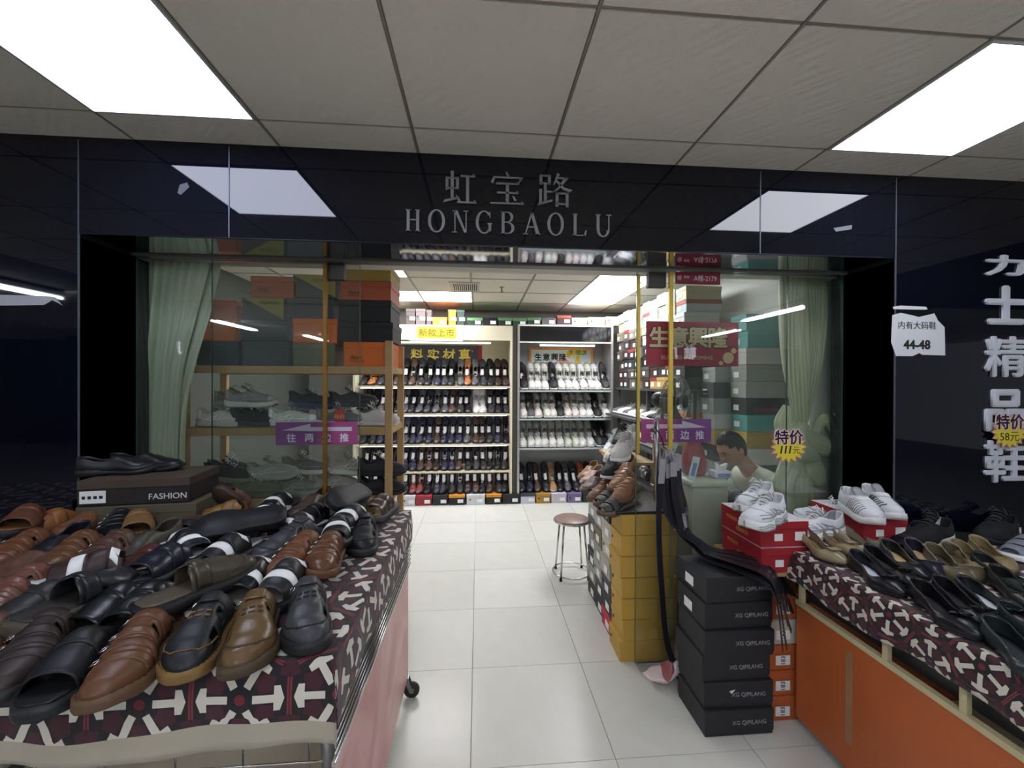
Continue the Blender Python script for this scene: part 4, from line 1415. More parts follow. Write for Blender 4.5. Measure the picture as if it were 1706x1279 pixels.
# boxes stacked on the rack: (x0, x1, y0, y1) of the face that looks to the corridor
OR, OR2, BK, OLV, GB = (214, 112, 40), (176, 92, 62), (30, 31, 34), (108, 110, 84), (70, 72, 78)
rb = [(572, 650, 562, 604, OR, 'bright orange box on the rack by the right post', 'logo'), (563, 655, 527, 561.5, BK, 'black box lying on the bright orange box', None), (563, 652, 489, 526.5, BK, 'upper black box under the tall orange box', None),
      (566, 652, 455, 488.5, OR2, 'orange box on the black boxes near the rack post', 'logo'), (566, 652, 425, 454.5, (150, 128, 58), 'ochre box highest in the right rack stack', None),
      (487, 558, 565, 604, OLV, 'olive box on the rack left of the bright orange box', None), (487, 562, 522, 564.5, OR, 'orange box on the olive box behind the glass', None), (478, 556, 486, 521.5, GB, 'grey box in the middle rack stack', None), (488, 560, 446, 485.5, GB, 'grey box with a yellow corner highest in the middle rack stack', 'fashion'),
      (402, 482, 562, 604, GB, 'dark grey box on the rack below the yellow cornered box', None), (400, 480, 525, 561.5, (62, 62, 70), 'dark box under the yellow cornered lettered box', None), (403, 474, 486, 524.5, GB, 'grey box with a yellow triangle corner and lettering', 'fashion'), (417, 494, 448, 485.5, OR2, 'dull orange box on the yellow cornered box', 'logo'),
      (326, 398, 562, 604, (58, 60, 66), 'dark box at the left end of the rack', None), (328, 392, 526, 561.5, OR, 'orange patterned box at the left end of the rack', 'pat'), (327, 394, 490, 525.5, OR2, 'plain orange box highest at the left end of rack', None)]
ysh = RY0 + .035
zrow = {}
for k, (xa, xb, ya, yb, c, lb, mark) in enumerate(rb):
    a, b = at(xa, ya, Y=ysh), at(xb, yb, Y=ysh)
    l, h = b.x - a.x, a.z - b.z
    col_key = 0 if xa > 560 else 1 if xa > 476 else 2 if xa > 399 else 3
    z0 = zrow.get(col_key, shelf_z[0])
    zrow[col_key] = z0 + h + .0005
    o = shoebox(lb, ((a.x + b.x) / 2, ysh + .145, z0), c, 0, (l - .002, .29, h), None, False, group='boxes on top of the wooden rack')
    if mark == 'logo':
        text('dyssi', .036, plain((60, 40, 26)), o, (-l * .22, -.146, h * .36), depth=.0015)
        MB().box(-l * .36, -l * .06, -.1462, -.1452, h * .20, h * .225).build('print_line', plain((90, 52, 30)), o)
    elif mark == 'fashion':
        text('FASHION', .026, plain((52, 50, 30)), o, (l * .16, -.1465, h * .76), depth=.0015)
        MB().prism([(-l * .48, h * .98), (l * .48, h * .02), (l * .48, h * .98)], -.1462, -.1452).build('yellow_corner', plain((150, 142, 62)), o)
    elif mark == 'pat':
        text('fashion', .04, plain((200, 150, 70)), o, (.03, -.1465, h * .5), depth=.0015)
# sneakers on the rack: (px of heel, px of toe, shelf, layer height, row depth, kind, colour, label)
WG, LG, DG, OL = (206, 214, 204), (150, 152, 150), (62, 62, 66), (96, 98, 76)
rs = [(298, 386, 1, 0, .10, 'runner', WG, 'white sneaker with ribbed sole next to the green curtain', OFF), (302, 384, 1, 0, .26, 'runner', (120, 118, 114), 'grey sneaker behind the ribbed white sneaker on rack', LG),
      (386, 470, 1, 0, .10, 'runner', (48, 47, 48), 'black sneaker lying under the grey sneaker on rack', DG), (376, 462, 1, .112, .11, 'runner', (140, 138, 136), 'grey sneaker on top of the black sneaker', WG),
      (448, 532, 1, 0, .10, 'runner', WG, 'white green sneaker above the purple arrow sticker', WG), (478, 566, 1, .095, .22, 'chunky', (44, 46, 58), 'dark navy sneaker above the white green sneaker', (52, 62, 104)),
      (526, 610, 1, 0, .11, 'sneaker', (110, 110, 112), 'grey sneaker with white sole beside the red price tag', OFF), (588, 664, 1, 0, .14, 'flatsneaker', (206, 204, 200), 'pale grey sneaker at the right end of the rack', OFF),
      (302, 388, 2, .09, .20, 'runner', (44, 42, 46), 'black sneaker behind the tan box by the curtain', OL), (340, 426, 2, .09, .10, 'runner', (40, 38, 40), 'black sneaker with grey sole on the lower rack shelf', (120, 118, 100)),
      (412, 500, 2, .085, .12, 'runner', (150, 152, 146), 'silver grey sneaker above the olive trainers', LG), (320, 404, 2, 0, .09, 'sneaker', (84, 84, 66), 'olive trainer with white laces on the lower rack shelf', OL), (390, 474, 2, 0, .09, 'sneaker', OL, 'light olive trainer on the lower rack shelf', (110, 112, 84)),
      (456, 540, 2, 0, .12, 'runner', (104, 106, 100), 'mid grey trainer leaning on the lower rack shelf', (130, 130, 122)), (520, 604, 2, 0, .20, 'sneaker', (150, 150, 146), 'pale grey sneaker behind the gold trim on rack', OFF),
      (598, 678, 2, 0, .10, 'flatsneaker', (36, 36, 38), 'lower black slip-on with white line at rack end', (24, 24, 26)), (598, 678, 2, .115, .10, 'flatsneaker', (46, 46, 50), 'upper black slip-on with white line at rack end', (24, 24, 26)),
      (400, 484, 1, 0, .27, 'runner', (70, 68, 68), 'dark grey sneaker in the back row of upper rack shelf', DG), (560, 640, 1, 0, .28, 'runner', (96, 96, 100), 'grey sneaker behind the pale grey one at rack end', LG),
      (318, 400, 1, .10, .27, 'runner', (128, 124, 118), 'taupe sneaker lying on the grey sneaker near curtain', LG), (548, 630, 1, .10, .24, 'runner', (60, 60, 66), 'dark grey sneaker above the red price tag', DG),
      (470, 552, 2, .10, .24, 'runner', (110, 110, 108), 'grey sneaker at the back of the lower rack shelf', WG), (544, 626, 2, .10, .22, 'runner', (170, 170, 166), 'silver sneaker behind the black slip-ons', WG), (300, 384, 2, 0, .26, 'runner', (52, 50, 50), 'dark sneaker in the back row of lower rack shelf', OL), (430, 512, 2, .0, .28, 'runner', (80, 78, 76), 'brown grey sneaker in back row of lower rack shelf', OL),
      (310, 394, 3, 0, .12, 'sneaker', (60, 60, 62), 'dark sneaker low on the rack behind the sandals', OFF), (420, 504, 3, 0, .12, 'sneaker', (120, 118, 112), 'grey sneaker low on the rack behind the sandals', OFF)]
for xa, xb, sh, dz, dy, kd, c, lb, sc in rs:
    y = RY0 + dy
    a, b = at(xa, 700, Y=y), at(xb, 700, Y=y)
    xm = max((a.x + b.x) / 2 - .146, RX0 + .045)
    xm = min(xm, RX1 - .20)
    shoe(kd, c, lb, pose((xm, y, shelf_z[sh] + dz + .001), -PI / 2 + R(random.uniform(-5, 5)), R(random.uniform(-3, 3)) if dz else 0), 'sneakers on the wooden rack', random.choice((1, -1)), um=mat('mesh_fabric', c, .75, bump=.3, bscale=300), sole=sc, lace=OFF if c[0] < 110 else (170, 170, 166), accent=tuple(min(255, int(v * 1.25)) for v in c), insole=(60, 60, 60))
p0 = at(566, 690, Y=RY0 - .004)
o = tag(MB().box(p0.x - .026, p0.x + .026, 0, .002, -.055, .055).build('price_tag', plain((196, 56, 44)), loc=(p0.x, RY0 - .006, 1.34)), 'red price tag standing on the rack edge above the purple sticker', 'tag')
o.location = (0, RY0 - .006, 1.345)
text('特价', .03, plain((230, 210, 180)), o, (p0.x, -.002, .01))
# ---------------------------------------------------------------- sales carts with printed cloths
def cloth(name, label, x0, x1, y0, y1, z, df, dl, dr, m, hem=.012, db=0., step=.016, group=None):
    na, nb = int((x1 - x0 + dl + dr) / step), int((y1 - y0 + df + db) / step)
    bm = bmesh.new()
    uvl = bm.loops.layers.uv.new('UVMap')
    g, uv = [], {}
    rnd = random.Random(5)
    ph = [rnd.uniform(0, 6) for _ in range(4)]
    for i in range(na + 1):
        a = x0 - dl + (x1 - x0 + dl + dr) * i / na
        row = []
        for j in range(nb + 1):
            b = y0 - df + (y1 - y0 + df + db) * j / nb
            ea, eb = max(0, a - x1) - max(0, x0 - a), max(0, b - y1) - max(0, y0 - b)
            h = max(abs(ea), abs(eb))
            sa, sb = (ea > 0) - (ea < 0), (eb > 0) - (eb < 0)
            rip = .5 * math.sin(a * 17 + ph[0]) + .5 * math.sin(a * 31 + ph[1]) if abs(eb) >= abs(ea) else .5 * math.sin(b * 15 + ph[2]) + .5 * math.sin(b * 29 + ph[3])
            out = .006 + .012 * min(1, h / .08) + hem * rip * min(1, h / .15) if h > 0 else 0
            both = min(abs(ea), abs(eb))
            x = min(max(a, x0), x1) + sa * (out if abs(ea) >= abs(eb) else min(out, abs(ea) + .25 * both))
            y = min(max(b, y0), y1) + sb * (out if abs(eb) >= abs(ea) else min(out, abs(eb) + .25 * both))
            zz = z - max(0, h - .006) + (.0025 * math.sin(a * 40 + ph[1]) * math.sin(b * 33) if h == 0 else 0)
            if h > .12:
                zz += .012 * math.sin((a + b) * 9 + ph[2])
            v = bm.verts.new((x, y, zz))
            uv[v] = (a, b)
            row.append(v)
        g.append(row)
    for i in range(na):
        for j in range(nb):
            f = bm.faces.new((g[i][j], g[i + 1][j], g[i + 1][j + 1], g[i][j + 1]))
            f.smooth = True
            for l in f.loops:
                l[uvl].uv = uv[l.vert]
    me = bpy.data.meshes.new(name)
    bm.to_mesh(me)
    bm.free()
    o = obj(name, me, m)
    md = o.modifiers.new('thickness', 'SOLIDIFY')
    md.thickness = .002
    return tag(o, label, 'tablecloth', group)


def caster(parent, x, y, m=STEEL):
    w = MB().lathe([(.010, -.010), (.034, -.010), (.038, -.006), (.038, .006), (.034, .010), (.010, .010)], 22, (x + .03, y, .038), 'y').build('wheel', mat('caster_rubber', (44, 44, 46), .6), parent, True)
    MB().lathe([(.001, -.012), (.014, -.012), (.014, .012), (.001, .012)], 16, (x + .03, y, .038), 'y').build('hub', mat('caster_hub', (120, 120, 118), .4, .6), w, True)
    MB().prism([(x - .012, .10), (x + .016, .10), (x + .040, .03), (x + .024, .03)], y - .016, y - .012).prism([(x - .012, .10), (x + .016, .10), (x + .040, .03), (x + .024, .03)], y + .012, y + .016).box(x - .014, x + .016, y - .016, y + .016, .098, .102).build('fork', m, parent)


LZ = .925
CREAMP = mat('cream_paint', (196, 188, 170), .5)
PINK = bpy.data.materials.new('faded_red_panel')
PINK.use_nodes = True
_nt = PINK.node_tree
_b = _nt.nodes['Principled BSDF']
_b.inputs['Roughness'].default_value = .28
_tc = _nt.nodes.new('ShaderNodeTexCoord')
_n = _nt.nodes.new('ShaderNodeTexNoise')
_n.inputs['Scale'].default_value = 3.5
_n.inputs['Detail'].default_value = 5
_n.inputs['Distortion'].default_value = .8
_r = _nt.nodes.new('ShaderNodeValToRGB')
_r.color_ramp.elements[0].position = .36
_r.color_ramp.elements[0].color = lin((176, 92, 96))
_r.color_ramp.elements[1].position = .68
_r.color_ramp.elements[1].color = lin((206, 158, 152))
_nt.links.new(_tc.outputs['Object'], _n.inputs['Vector'])
_nt.links.new(_n.outputs['Fac'], _r.inputs[0])
_nt.links.new(_r.outputs[0], _b.inputs['Base Color'])


def left_cart(label, x0, x1, y0, y1, panel=True):
    t = thing('sales_cart', label, 'cart')
    for x in (x0 + .015, x1 - .015):
        for y in (y0 + .015, y1 - .015):
            MB().tube([(x, y, .09), (x, y, LZ - .02)], .011, 10).build('post', STEEL, t, True)
            caster(t, x, y)
    MB().box(x0, x1, y0, y1, LZ - .02, LZ - .004).build('top_board', CREAMP, t)
    MB().box(x0 + .02, x1 - .02, y0 + .02, y1 - .02, .14, .155).build('bottom_board', CREAMP, t)
    if panel:
        MB().box(x1 - .006, x1 - .001, y0 + .03, y1 - .03, .12, .64).build('side_panel', PINK, t)
        MB().box(x1 - .009, x1 + .001, y0 + .03, y1 - .03, .64, .652).build('panel_edge', mat('white_edge', (206, 202, 190), .5), t)
        for k in range(5):
            MB().tube([(x1 + .006, y0 + .01, .668 + k * .02), (x1 + .006, y1 - .01, .668 + k * .02)], .0026, 6).build('wire', CHROME, t, True)
        MB().box(x1 - .012, x1 - .008, y0 + .03, y1 - .03, .652, .80).build('inner_strip', plain((60, 62, 60)), t)
        for k in range(9):
            x = x0 + .1 + k * (x1 - x0 - .15) / 8
            MB().tube([(x, y0 + .004, .16), (x, y0 + .004, LZ - .03)], .0022, 6).build('wire', CHROME, t, True)
        for k in range(7):
            z = .2 + k * .08
            MB().tube([(x0 + .02, y0 + .004, z), (x1 - .02, y0 + .004, z)], .0022, 6).build('wire', CHROME, t, True)
    return t


left_cart('wheeled cart with faded pink side panel under the piled sandals', -1.66, -.338, 1.0, 2.12)
left_cart('second cart at far left under brown sandals', -2.95, -1.70, 1.0, 1.89, False)
CL = patterned_cloth('printed_cotton_band', .212, 1.0 - .145)
CL2 = patterned_cloth('printed_cotton', .155)
cloth('printed_cloth', 'black, maroon and cream star printed cloth under sandals on left cart', -1.66, -.338, 1.0, 2.12, LZ, .20, .02, .15, CL, hem=.006)
cloth('printed_cloth', 'same star printed cloth on the cart at far left edge', -2.95, -1.70, 1.0, 1.89, LZ, .18, .05, .02, CL)

# right-hand cart
RZ, QX, QY0, QY1 = .80, 1.44, .30, 1.79
ORANGE = mat('orange_laminate', (178, 92, 46), .38, var=.10, vscale=5)
t = thing('sales_cart', 'display cart with a bright orange side panel under the ladies shoes', 'cart')
MB().box(QX, 2.9, QY0, QY1, RZ - .02, RZ - .004).build('top_board', CREAMP, t)
MB().box(QX + .004, QX + .012, QY0 + .02, QY1 - .005, .055, .565).build('side_panel', ORANGE, t)
MB().box(QX - .003, QX + .020, QY0 + .02, QY1 - .005, .565, .585).build('panel_rail', mat('beige_rail', (190, 178, 140), .5), t)
for y in (.62, .88, 1.13, 1.37, QY1 - .03):
    MB().box(QX + .001, QX + .018, y - .010, y + .010, .585, RZ - .02).build('post', mat('beige_rail', (190, 178, 140), .5), t)
MB().box(QX + .05, QX + .056, QY0 + .02, QY1 - .01, .585, RZ - .02).build('gap_shade', plain((44, 48, 48), .3), t)  # dark sheet standing in for the shade in the gap between posts
MB().box(QX + .03, 2.88, QY0 + .03, QY1 - .03, .08, .10).build('bottom_board', CREAMP, t)
MB().box(QX + .012, 2.88, QY1 - .013, QY1 - .005, .055, .565).build('end_panel', ORANGE, t)
MB().box(QX + .0032, QX + .0039, 1.50, 1.53, .16, .52).build('tape_residue', mat('residue', (158, 116, 80), .7, var=.3, vscale=30), t)
for x in (QX + .05, 2.82):
    for y in (QY0 + .06, QY1 - .06):
        caster(t, x, y)
        MB().box(x - .02, x + .02, y - .02, y + .02, .10, .14).build('caster_block', STEEL, t)
cloth('printed_cloth', 'star printed cloth hanging over the orange panelled cart', QX, 2.9, QY0, QY1, RZ, .05, .145, .02, CL2, db=.03)

# ---------------------------------------------------------------- sandals piled on the left cart
DKB, OLB, CHS, COG, GRS, CAM, BKS, NVS, OXB = (58, 46, 42), (84, 76, 62), (104, 64, 46), (120, 78, 52), (76, 76, 80), (126, 98, 64), (26, 26, 30), (32, 34, 50), (96, 52, 44)
SOLEB, SOLET = (24, 24, 26), (120, 92, 50)
pile = [
    ((512, 984), (514, 1070), 0, 'sandal', GRS, 'grey sandal with buckle at the front right corner of cloth', SOLEB, (40, 40, 42)),
    ((436, 1004), (402, 1108), 0, 'sandal', CAM, 'camel sandal with white paper in its slots, front row', (70, 56, 40), (206, 204, 200)),
    ((372, 1006), (292, 1122), 0, 'sandal', (38, 40, 44), 'black sandal with round emblem and amber sole edge, front row', SOLET, (40, 36, 34)),
    ((268, 1036), (166, 1158), 0, 'buckle', COG, 'cognac sandal of crossed straps in the front row', (90, 66, 46), (120, 84, 56)),
    ((180, 1056), (72, 1158), 0, 'slip', BKS, 'glossy black sandal in the front row left of cognac sandal', (30, 32, 34), (24, 24, 26)),
    ((104, 1040), (0, 1146), 0, 'buckle', DKB, 'dark brown crossed strap sandal in the front row at left', SOLEB, (60, 44, 36)),
    ((26, 1032), (-60, 1120), 0, 'slip', CHS, 'chestnut sandal with amber lining at the left image edge', SOLEB, (150, 112, 60)),
    ((258, 1000), (400, 944), .062, 'mule', OLB, 'large olive brown open backed sandal lying on the pile', SOLEB, (96, 84, 70)),
    ((448, 936), (384, 996), .02, 'slip', BKS, 'black slipper with two white paper bands, middle of pile', SOLEB, (110, 104, 100)),
    ((500, 944), (444, 992), .02, 'slip', (48, 48, 50), 'charcoal slipper with a white paper band', SOLEB, (130, 130, 126)),
    ((556, 900), (522, 974), .01, 'buckle', COG, 'cognac triple buckle sandal near the right cloth edge', (100, 66, 40), (110, 76, 50)),
    ((520, 906), (462, 948), .03, 'buckle', (128, 78, 46), 'cognac sandal lying behind the triple buckle sandal', (90, 60, 40), (110, 76, 50)),
    ((610, 872), (602, 918), 0, 'sandal', BKS, 'black sandal with silver insole near the right cloth edge', (34, 36, 38), (170, 170, 172)),
    ((572, 874), (552, 912), .02, 'slip', BKS, 'black slipper with white paper beside the cognac buckles', SOLEB, (150, 150, 152)),
    ((650, 836), (612, 864), .02, 'slip', (78, 58, 48), 'brown sandal with an amber insole at the far right corner', (64, 66, 68), (150, 118, 58)),
    ((602, 834), (560, 858), .05, 'slip', BKS, 'upturned black soled slipper at the back of the pile', SOLEB, SOLEB),
    ((590, 832), (552, 846), .0, 'buckle', (92, 78, 58), 'khaki brown sandal at the back of the pile', SOLEB, (80, 64, 50)),
    ((544, 826), (492, 852), .02, 'moc', (84, 66, 56), 'brown closed shoe at the back of the pile', (70, 58, 50), (60, 48, 40)),
    ((484, 832), (440, 852), .0, 'slip', BKS, 'black slipper with white paper behind the brown shoe', SOLEB, (60, 60, 62)),
    ((412, 852), (352, 856), .03, 'slip', (150, 112, 58), 'sandal with a broad amber insole at the back', (90, 66, 30), (160, 122, 60)),
    ((302, 892), (360, 868), .01, 'buckle', (84, 58, 46), 'brown woven sandal below the cardboard box', SOLEB, (70, 52, 42)),
    ((444, 880), (354, 896), .06, 'slip', (22, 24, 28), 'upturned black slipper showing its dark sole', (18, 19, 22), (18, 19, 22)),
    ((528, 872), (456, 898), .02, 'slip', (66, 46, 42), 'maroon brown slipper with white paper squares', SOLEB, (190, 190, 190)),
    ((512, 886), (446, 918), .045, 'sandal', (70, 70, 76), 'slate grey sandal across the middle of the pile', (40, 44, 46), (50, 50, 54)),
    ((280, 900), (346, 930), .04, 'slip', (28, 30, 42), 'navy slipper with white paper patch', SOLEB, (200, 200, 204)),
    ((410, 906), (346, 936), .03, 'slip', BKS, 'black slipper with white toe paper behind olive sandal', SOLEB, (170, 170, 172)),
    ((274, 892), (206, 922), .05, 'moc', (76, 70, 58), 'grey olive leather shoe left of the navy slipper', SOLEB, (50, 46, 40)),
    ((70, 850), (0, 894), .07, 'slip', (120, 74, 52), 'rust brown sandal highest on the left pile', SOLEB, (150, 104, 58)),
    ((110, 866), (60, 880), .03, 'slip', (170, 110, 62), 'tan sandal showing its orange insole on the left', SOLEB, (176, 116, 64)),
    ((176, 858), (112, 884), .03, 'moc', (142, 92, 60), 'light tan shoe under the cardboard box stack', (70, 50, 36), (30, 26, 24)),
    ((206, 866), (184, 906), .03, 'buckle', BKS, 'black sandal with silver bar below the cardboard box', SOLEB, (30, 30, 34)),
    ((236, 862), (222, 898), .04, 'slip', (146, 108, 62), 'ochre sandal standing on edge below the box', (60, 44, 30), (120, 88, 50)),
    ((130, 894), (44, 936), .06, 'moc', (34, 34, 42), 'long black shoe lying across the left pile', SOLEB, (40, 40, 44)),
    ((64, 908), (-10, 940), .03, 'buckle', (128, 80, 52), 'rust strap sandal at the left edge of pile', SOLEB, (150, 104, 58)),
    ((76, 932), (-8, 974), .04, 'moc', (110, 78, 60), 'taupe brown shoe at the left edge of pile', SOLEB, (60, 46, 40)),
    ((150, 910), (84, 946), .03, 'buckle', (122, 80, 52), 'brown buckled sandal left of the white patched sandal', SOLEB, (110, 74, 48)),
    ((206, 912), (150, 944), .05, 'buckle', (96, 66, 50), 'dark tan woven sandal in the middle left pile', SOLEB, (90, 62, 46)),
    ((200, 950), (110, 968), .05, 'slip', (66, 44, 44), 'plum brown slipper with two white patches', SOLEB, (220, 220, 220)),
    ((92, 1006), (176, 968), .06, 'mule', (44, 46, 50), 'black open heeled sandal lying crosswise on the left', (72, 66, 56), (54, 50, 46)),
    ((232, 986), (142, 1036), .02, 'slip', BKS, 'black slipper between the crosswise sandal and front row', SOLEB, SOLEB),
    ((270, 990), (206, 1040), .02, 'slip', (22, 24, 28), 'black slipper under the large olive brown sandal', SOLEB, SOLEB),
    ((276, 926), (216, 958), .03, 'slip', OXB, 'reddish brown sandal edge in the middle of pile', SOLEB, (150, 84, 70)),
    ((304, 930), (232, 968), .03, 'slip', NVS, 'navy blue slipper beside the reddish sandal', SOLEB, (50, 52, 70)),
    ((60, 976), (-20, 1016), .04, 'buckle', (132, 86, 72), 'pinkish brown strap sandal at the left image edge', SOLEB, (110, 76, 60)),
    ((110, 992), (20, 1032), .03, 'slip', (40, 42, 42), 'dark slipper beneath the pinkish brown sandal', SOLEB, (40, 38, 36)),
    ((340, 878), (280, 908), .02, 'strap', BKS, 'black strapped sandal behind the navy slipper', SOLEB, (40, 40, 42)),
    ((470, 846), (424, 872), .02, 'slip', BKS, 'black slipper with white paper at the back middle', SOLEB, (180, 180, 184)),
    ((540, 858), (494, 880), .02, 'slip', BKS, 'black slipper beside the maroon brown slipper', SOLEB, (60, 60, 62)),
    ((596, 864), (572, 880), .03, 'slip', (30, 30, 36), 'black slipper tucked behind the silver insole sandal', SOLEB, (120, 120, 124)),
]
for k, (h_, t_, dz, kd, c, lb, sc, ins) in enumerate(pile):
    flip = 'upturned' in lb
    c = tuple(int(v * .80) for v in c)
    ins = tuple(int(v * .88) for v in ins)
    m_ = pose_px(h_, t_, LZ + .035 + dz, -.033, R(random.uniform(-3, 5)) if dz else 0, R(random.uniform(-7, 7)) if dz else 0)
    if flip:
        m_ = m_ @ Matrix.Translation((0, 0, .085)) @ Matrix.Rotation(R(150), 4, 'Y')
    shoe(kd, c, lb, m_, 'sandals piled on the left cart', 1 if k % 2 else -1, sole=sc, insole=ins, thread=(150, 140, 120) if kd == 'strap' else tuple(max(0, int(v * .6)) for v in c), gloss=random.choice((.32, .42, .5)), stuffed=('white' in lb or 'silver' in lb))
# an upright sole leaning at the back
shoe('slip', (98, 66, 50), 'brown sandal standing upright behind the pile, insole facing out', pose(at(420, 850, Y=2.04) - Vector((.0, 0, .075)), R(150), R(52), R(20)) @ Matrix.Scale(.9, 4), 'sandals piled on the left cart', sole=(60, 44, 36), insole=(120, 78, 56), stuffed=False)

# cardboard boxes at the back of the left cart
b0 = shoebox('torn kraft cardboard box under the lettered box on left cart', (-1.40, 1.965, LZ + .004), (96, 90, 72), R(4), (.44, .27, .125), (88, 82, 66), lab=False)
b1 = shoebox('dark brown lettered shoe box on the kraft box, left cart', (-1.42, 1.965, LZ + .131), (40, 34, 34), R(7), (.40, .26, .105), (74, 62, 52), lab=False)
text('FASHION', .034, plain((226, 224, 220)), b1, (.12, -.131, .030), depth=.0015)
MB().box(-.19, -.10, -.1315, -.1302, .012, .062).build('size_label', TAGPAPER, b1)
for k in range(4):
    MB().box(-.182 + k * .02, -.170 + k * .02, -.1320, -.1316, .03, .042).build('print_mark', INK, b1)
shoe('moc', (24, 24, 27), 'black shoe on top of the lettered box', pose((-1.62, 1.99, LZ + .237), R(-82)), None, insole=(40, 40, 42))
shoe('moc', (30, 30, 33), 'second black shoe on the lettered box, nearer the wall', pose((-1.68, 1.90, LZ + .237), R(-70)), None, hand=-1, insole=(40, 40, 42))

# ---------------------------------------------------------------- ladies' shoes on the right cart
BEI, CRM, KHK, BPU = (150, 134, 104), (176, 166, 146), (138, 122, 88), (24, 24, 28)
ladies = [((1326, 893), (1410, 936), 'pump', BEI, 'beige pump with square buckle plate, nearest the red boxes', (120, 96, 62), (110, 96, 74)), ((1360, 886), (1432, 920), 'pump', BEI, 'second beige pump behind the buckled one', (120, 96, 62), (110, 96, 74)),
          ((1405, 892), (1462, 924), 'flat', CRM, 'cream ladies shoe behind the beige pair', (120, 100, 74), (150, 130, 100)), ((1432, 886), (1482, 912), 'flat', CRM, 'second cream ladies shoe, next to dark flats', (120, 100, 74), (150, 130, 100)),
          ((1420, 932), (1504, 988), 'bowflat', BPU, 'black flat with white insole and bow at cloth edge', (206, 212, 226), BPU), ((1446, 924), (1528, 972), 'bowflat', BPU, 'black flat beside the white insole flat', (50, 48, 50), BPU),
          ((1474, 914), (1540, 960), 'flat', (30, 30, 32), 'black flat with tan insole in the middle row', (206, 180, 130), (90, 92, 90)), ((1512, 910), (1574, 958), 'flat', (34, 32, 46), 'dark navy flat with tan insole', (196, 170, 124), (100, 96, 110)),
          ((1550, 922), (1612, 966), 'flat', (96, 88, 68), 'olive beige flat left of the khaki pair', (90, 80, 60), (150, 138, 110)), ((1572, 916), (1640, 968), 'flat', (92, 84, 64), 'second olive beige flat', (90, 80, 60), (150, 138, 110)),
          ((1592, 916), (1664, 958), 'flat', KHK, 'khaki suede loafer pump in the back row', (110, 96, 66), (150, 136, 100)), ((1622, 908), (1690, 948), 'flat', KHK, 'second khaki suede loafer pump', (110, 96, 66), (150, 136, 100)),
          ((1520, 980), (1634, 1062), 'bowflat', BPU, 'large glossy black bow flat at the cloth edge', (34, 30, 36), BPU), ((1560, 976), (1664, 1048), 'bowflat', BPU, 'second glossy black bow flat', (34, 30, 36), BPU),
          ((1610, 984), (1712, 1044), 'bowflat', BPU, 'black flat with a long white insole', (222, 224, 230), BPU), ((1664, 964), (1730, 1010), 'flat', (36, 34, 32), 'dark brown black flat at the right image edge', (50, 44, 40), (40, 40, 40)),
          ((1662, 1060), (1760, 1136), 'bowflat', (36, 44, 46), 'slate black flat at the lower right image edge', (40, 46, 48), (30, 34, 36)), ((1702, 1040), (1790, 1090), 'bowflat', (36, 44, 46), 'slate black flat with white insole, right image edge', (216, 218, 222), (30, 34, 36)),
          ((1640, 944), (1710, 980), 'flat', (40, 46, 44), 'dark green black flat behind the long white insole', (60, 60, 58), (40, 44, 42))]
for k, (h_, t_, kd, c, lb, ins, acc) in enumerate(ladies):
    shoe(kd, c, lb, pose_px(h_, t_, RZ + .03, -.026, L=.27) @ Matrix.Scale(1.08, 4), 'ladies shoes on the right cart', 1 if k % 2 else -1, sole=(40, 36, 34) if c[0] < 60 else (70, 58, 46), insole=ins, accent=acc, gloss=.3)
for h_, t_, kd, c, lb, sc in (((1580, 888), (1514, 902), 'flatsneaker', BPU, 'black sneaker with a white line on its sole, back of right cart', (190, 190, 188)), ((1692, 878), (1624, 900), 'flatsneaker', BPU, 'black slip-on with a white tag, back of right cart', (30, 30, 32)),
                              ((1540, 884), (1494, 906), 'moc', (30, 28, 40), 'fuzzy dark shoe beside the red box', (30, 30, 32)), ((1700, 866), (1652, 882), 'strap', (126, 132, 142), 'upper blue grey strap sandal at right edge', (220, 220, 220)), ((1740, 906), (1672, 930), 'strap', (120, 126, 136), 'lower blue grey strap sandal with white sole at right edge', (224, 224, 224))):
    shoe(kd, c, lb, pose_px(h_, t_, RZ + .03, -.025, L=.28), 'shoes at the back of the right cart', sole=sc, insole=(120, 124, 130), um=mat('fabric_dull', c, .8), lace=(60, 60, 62), accent=(210, 210, 210) if 'line' in lb else c)

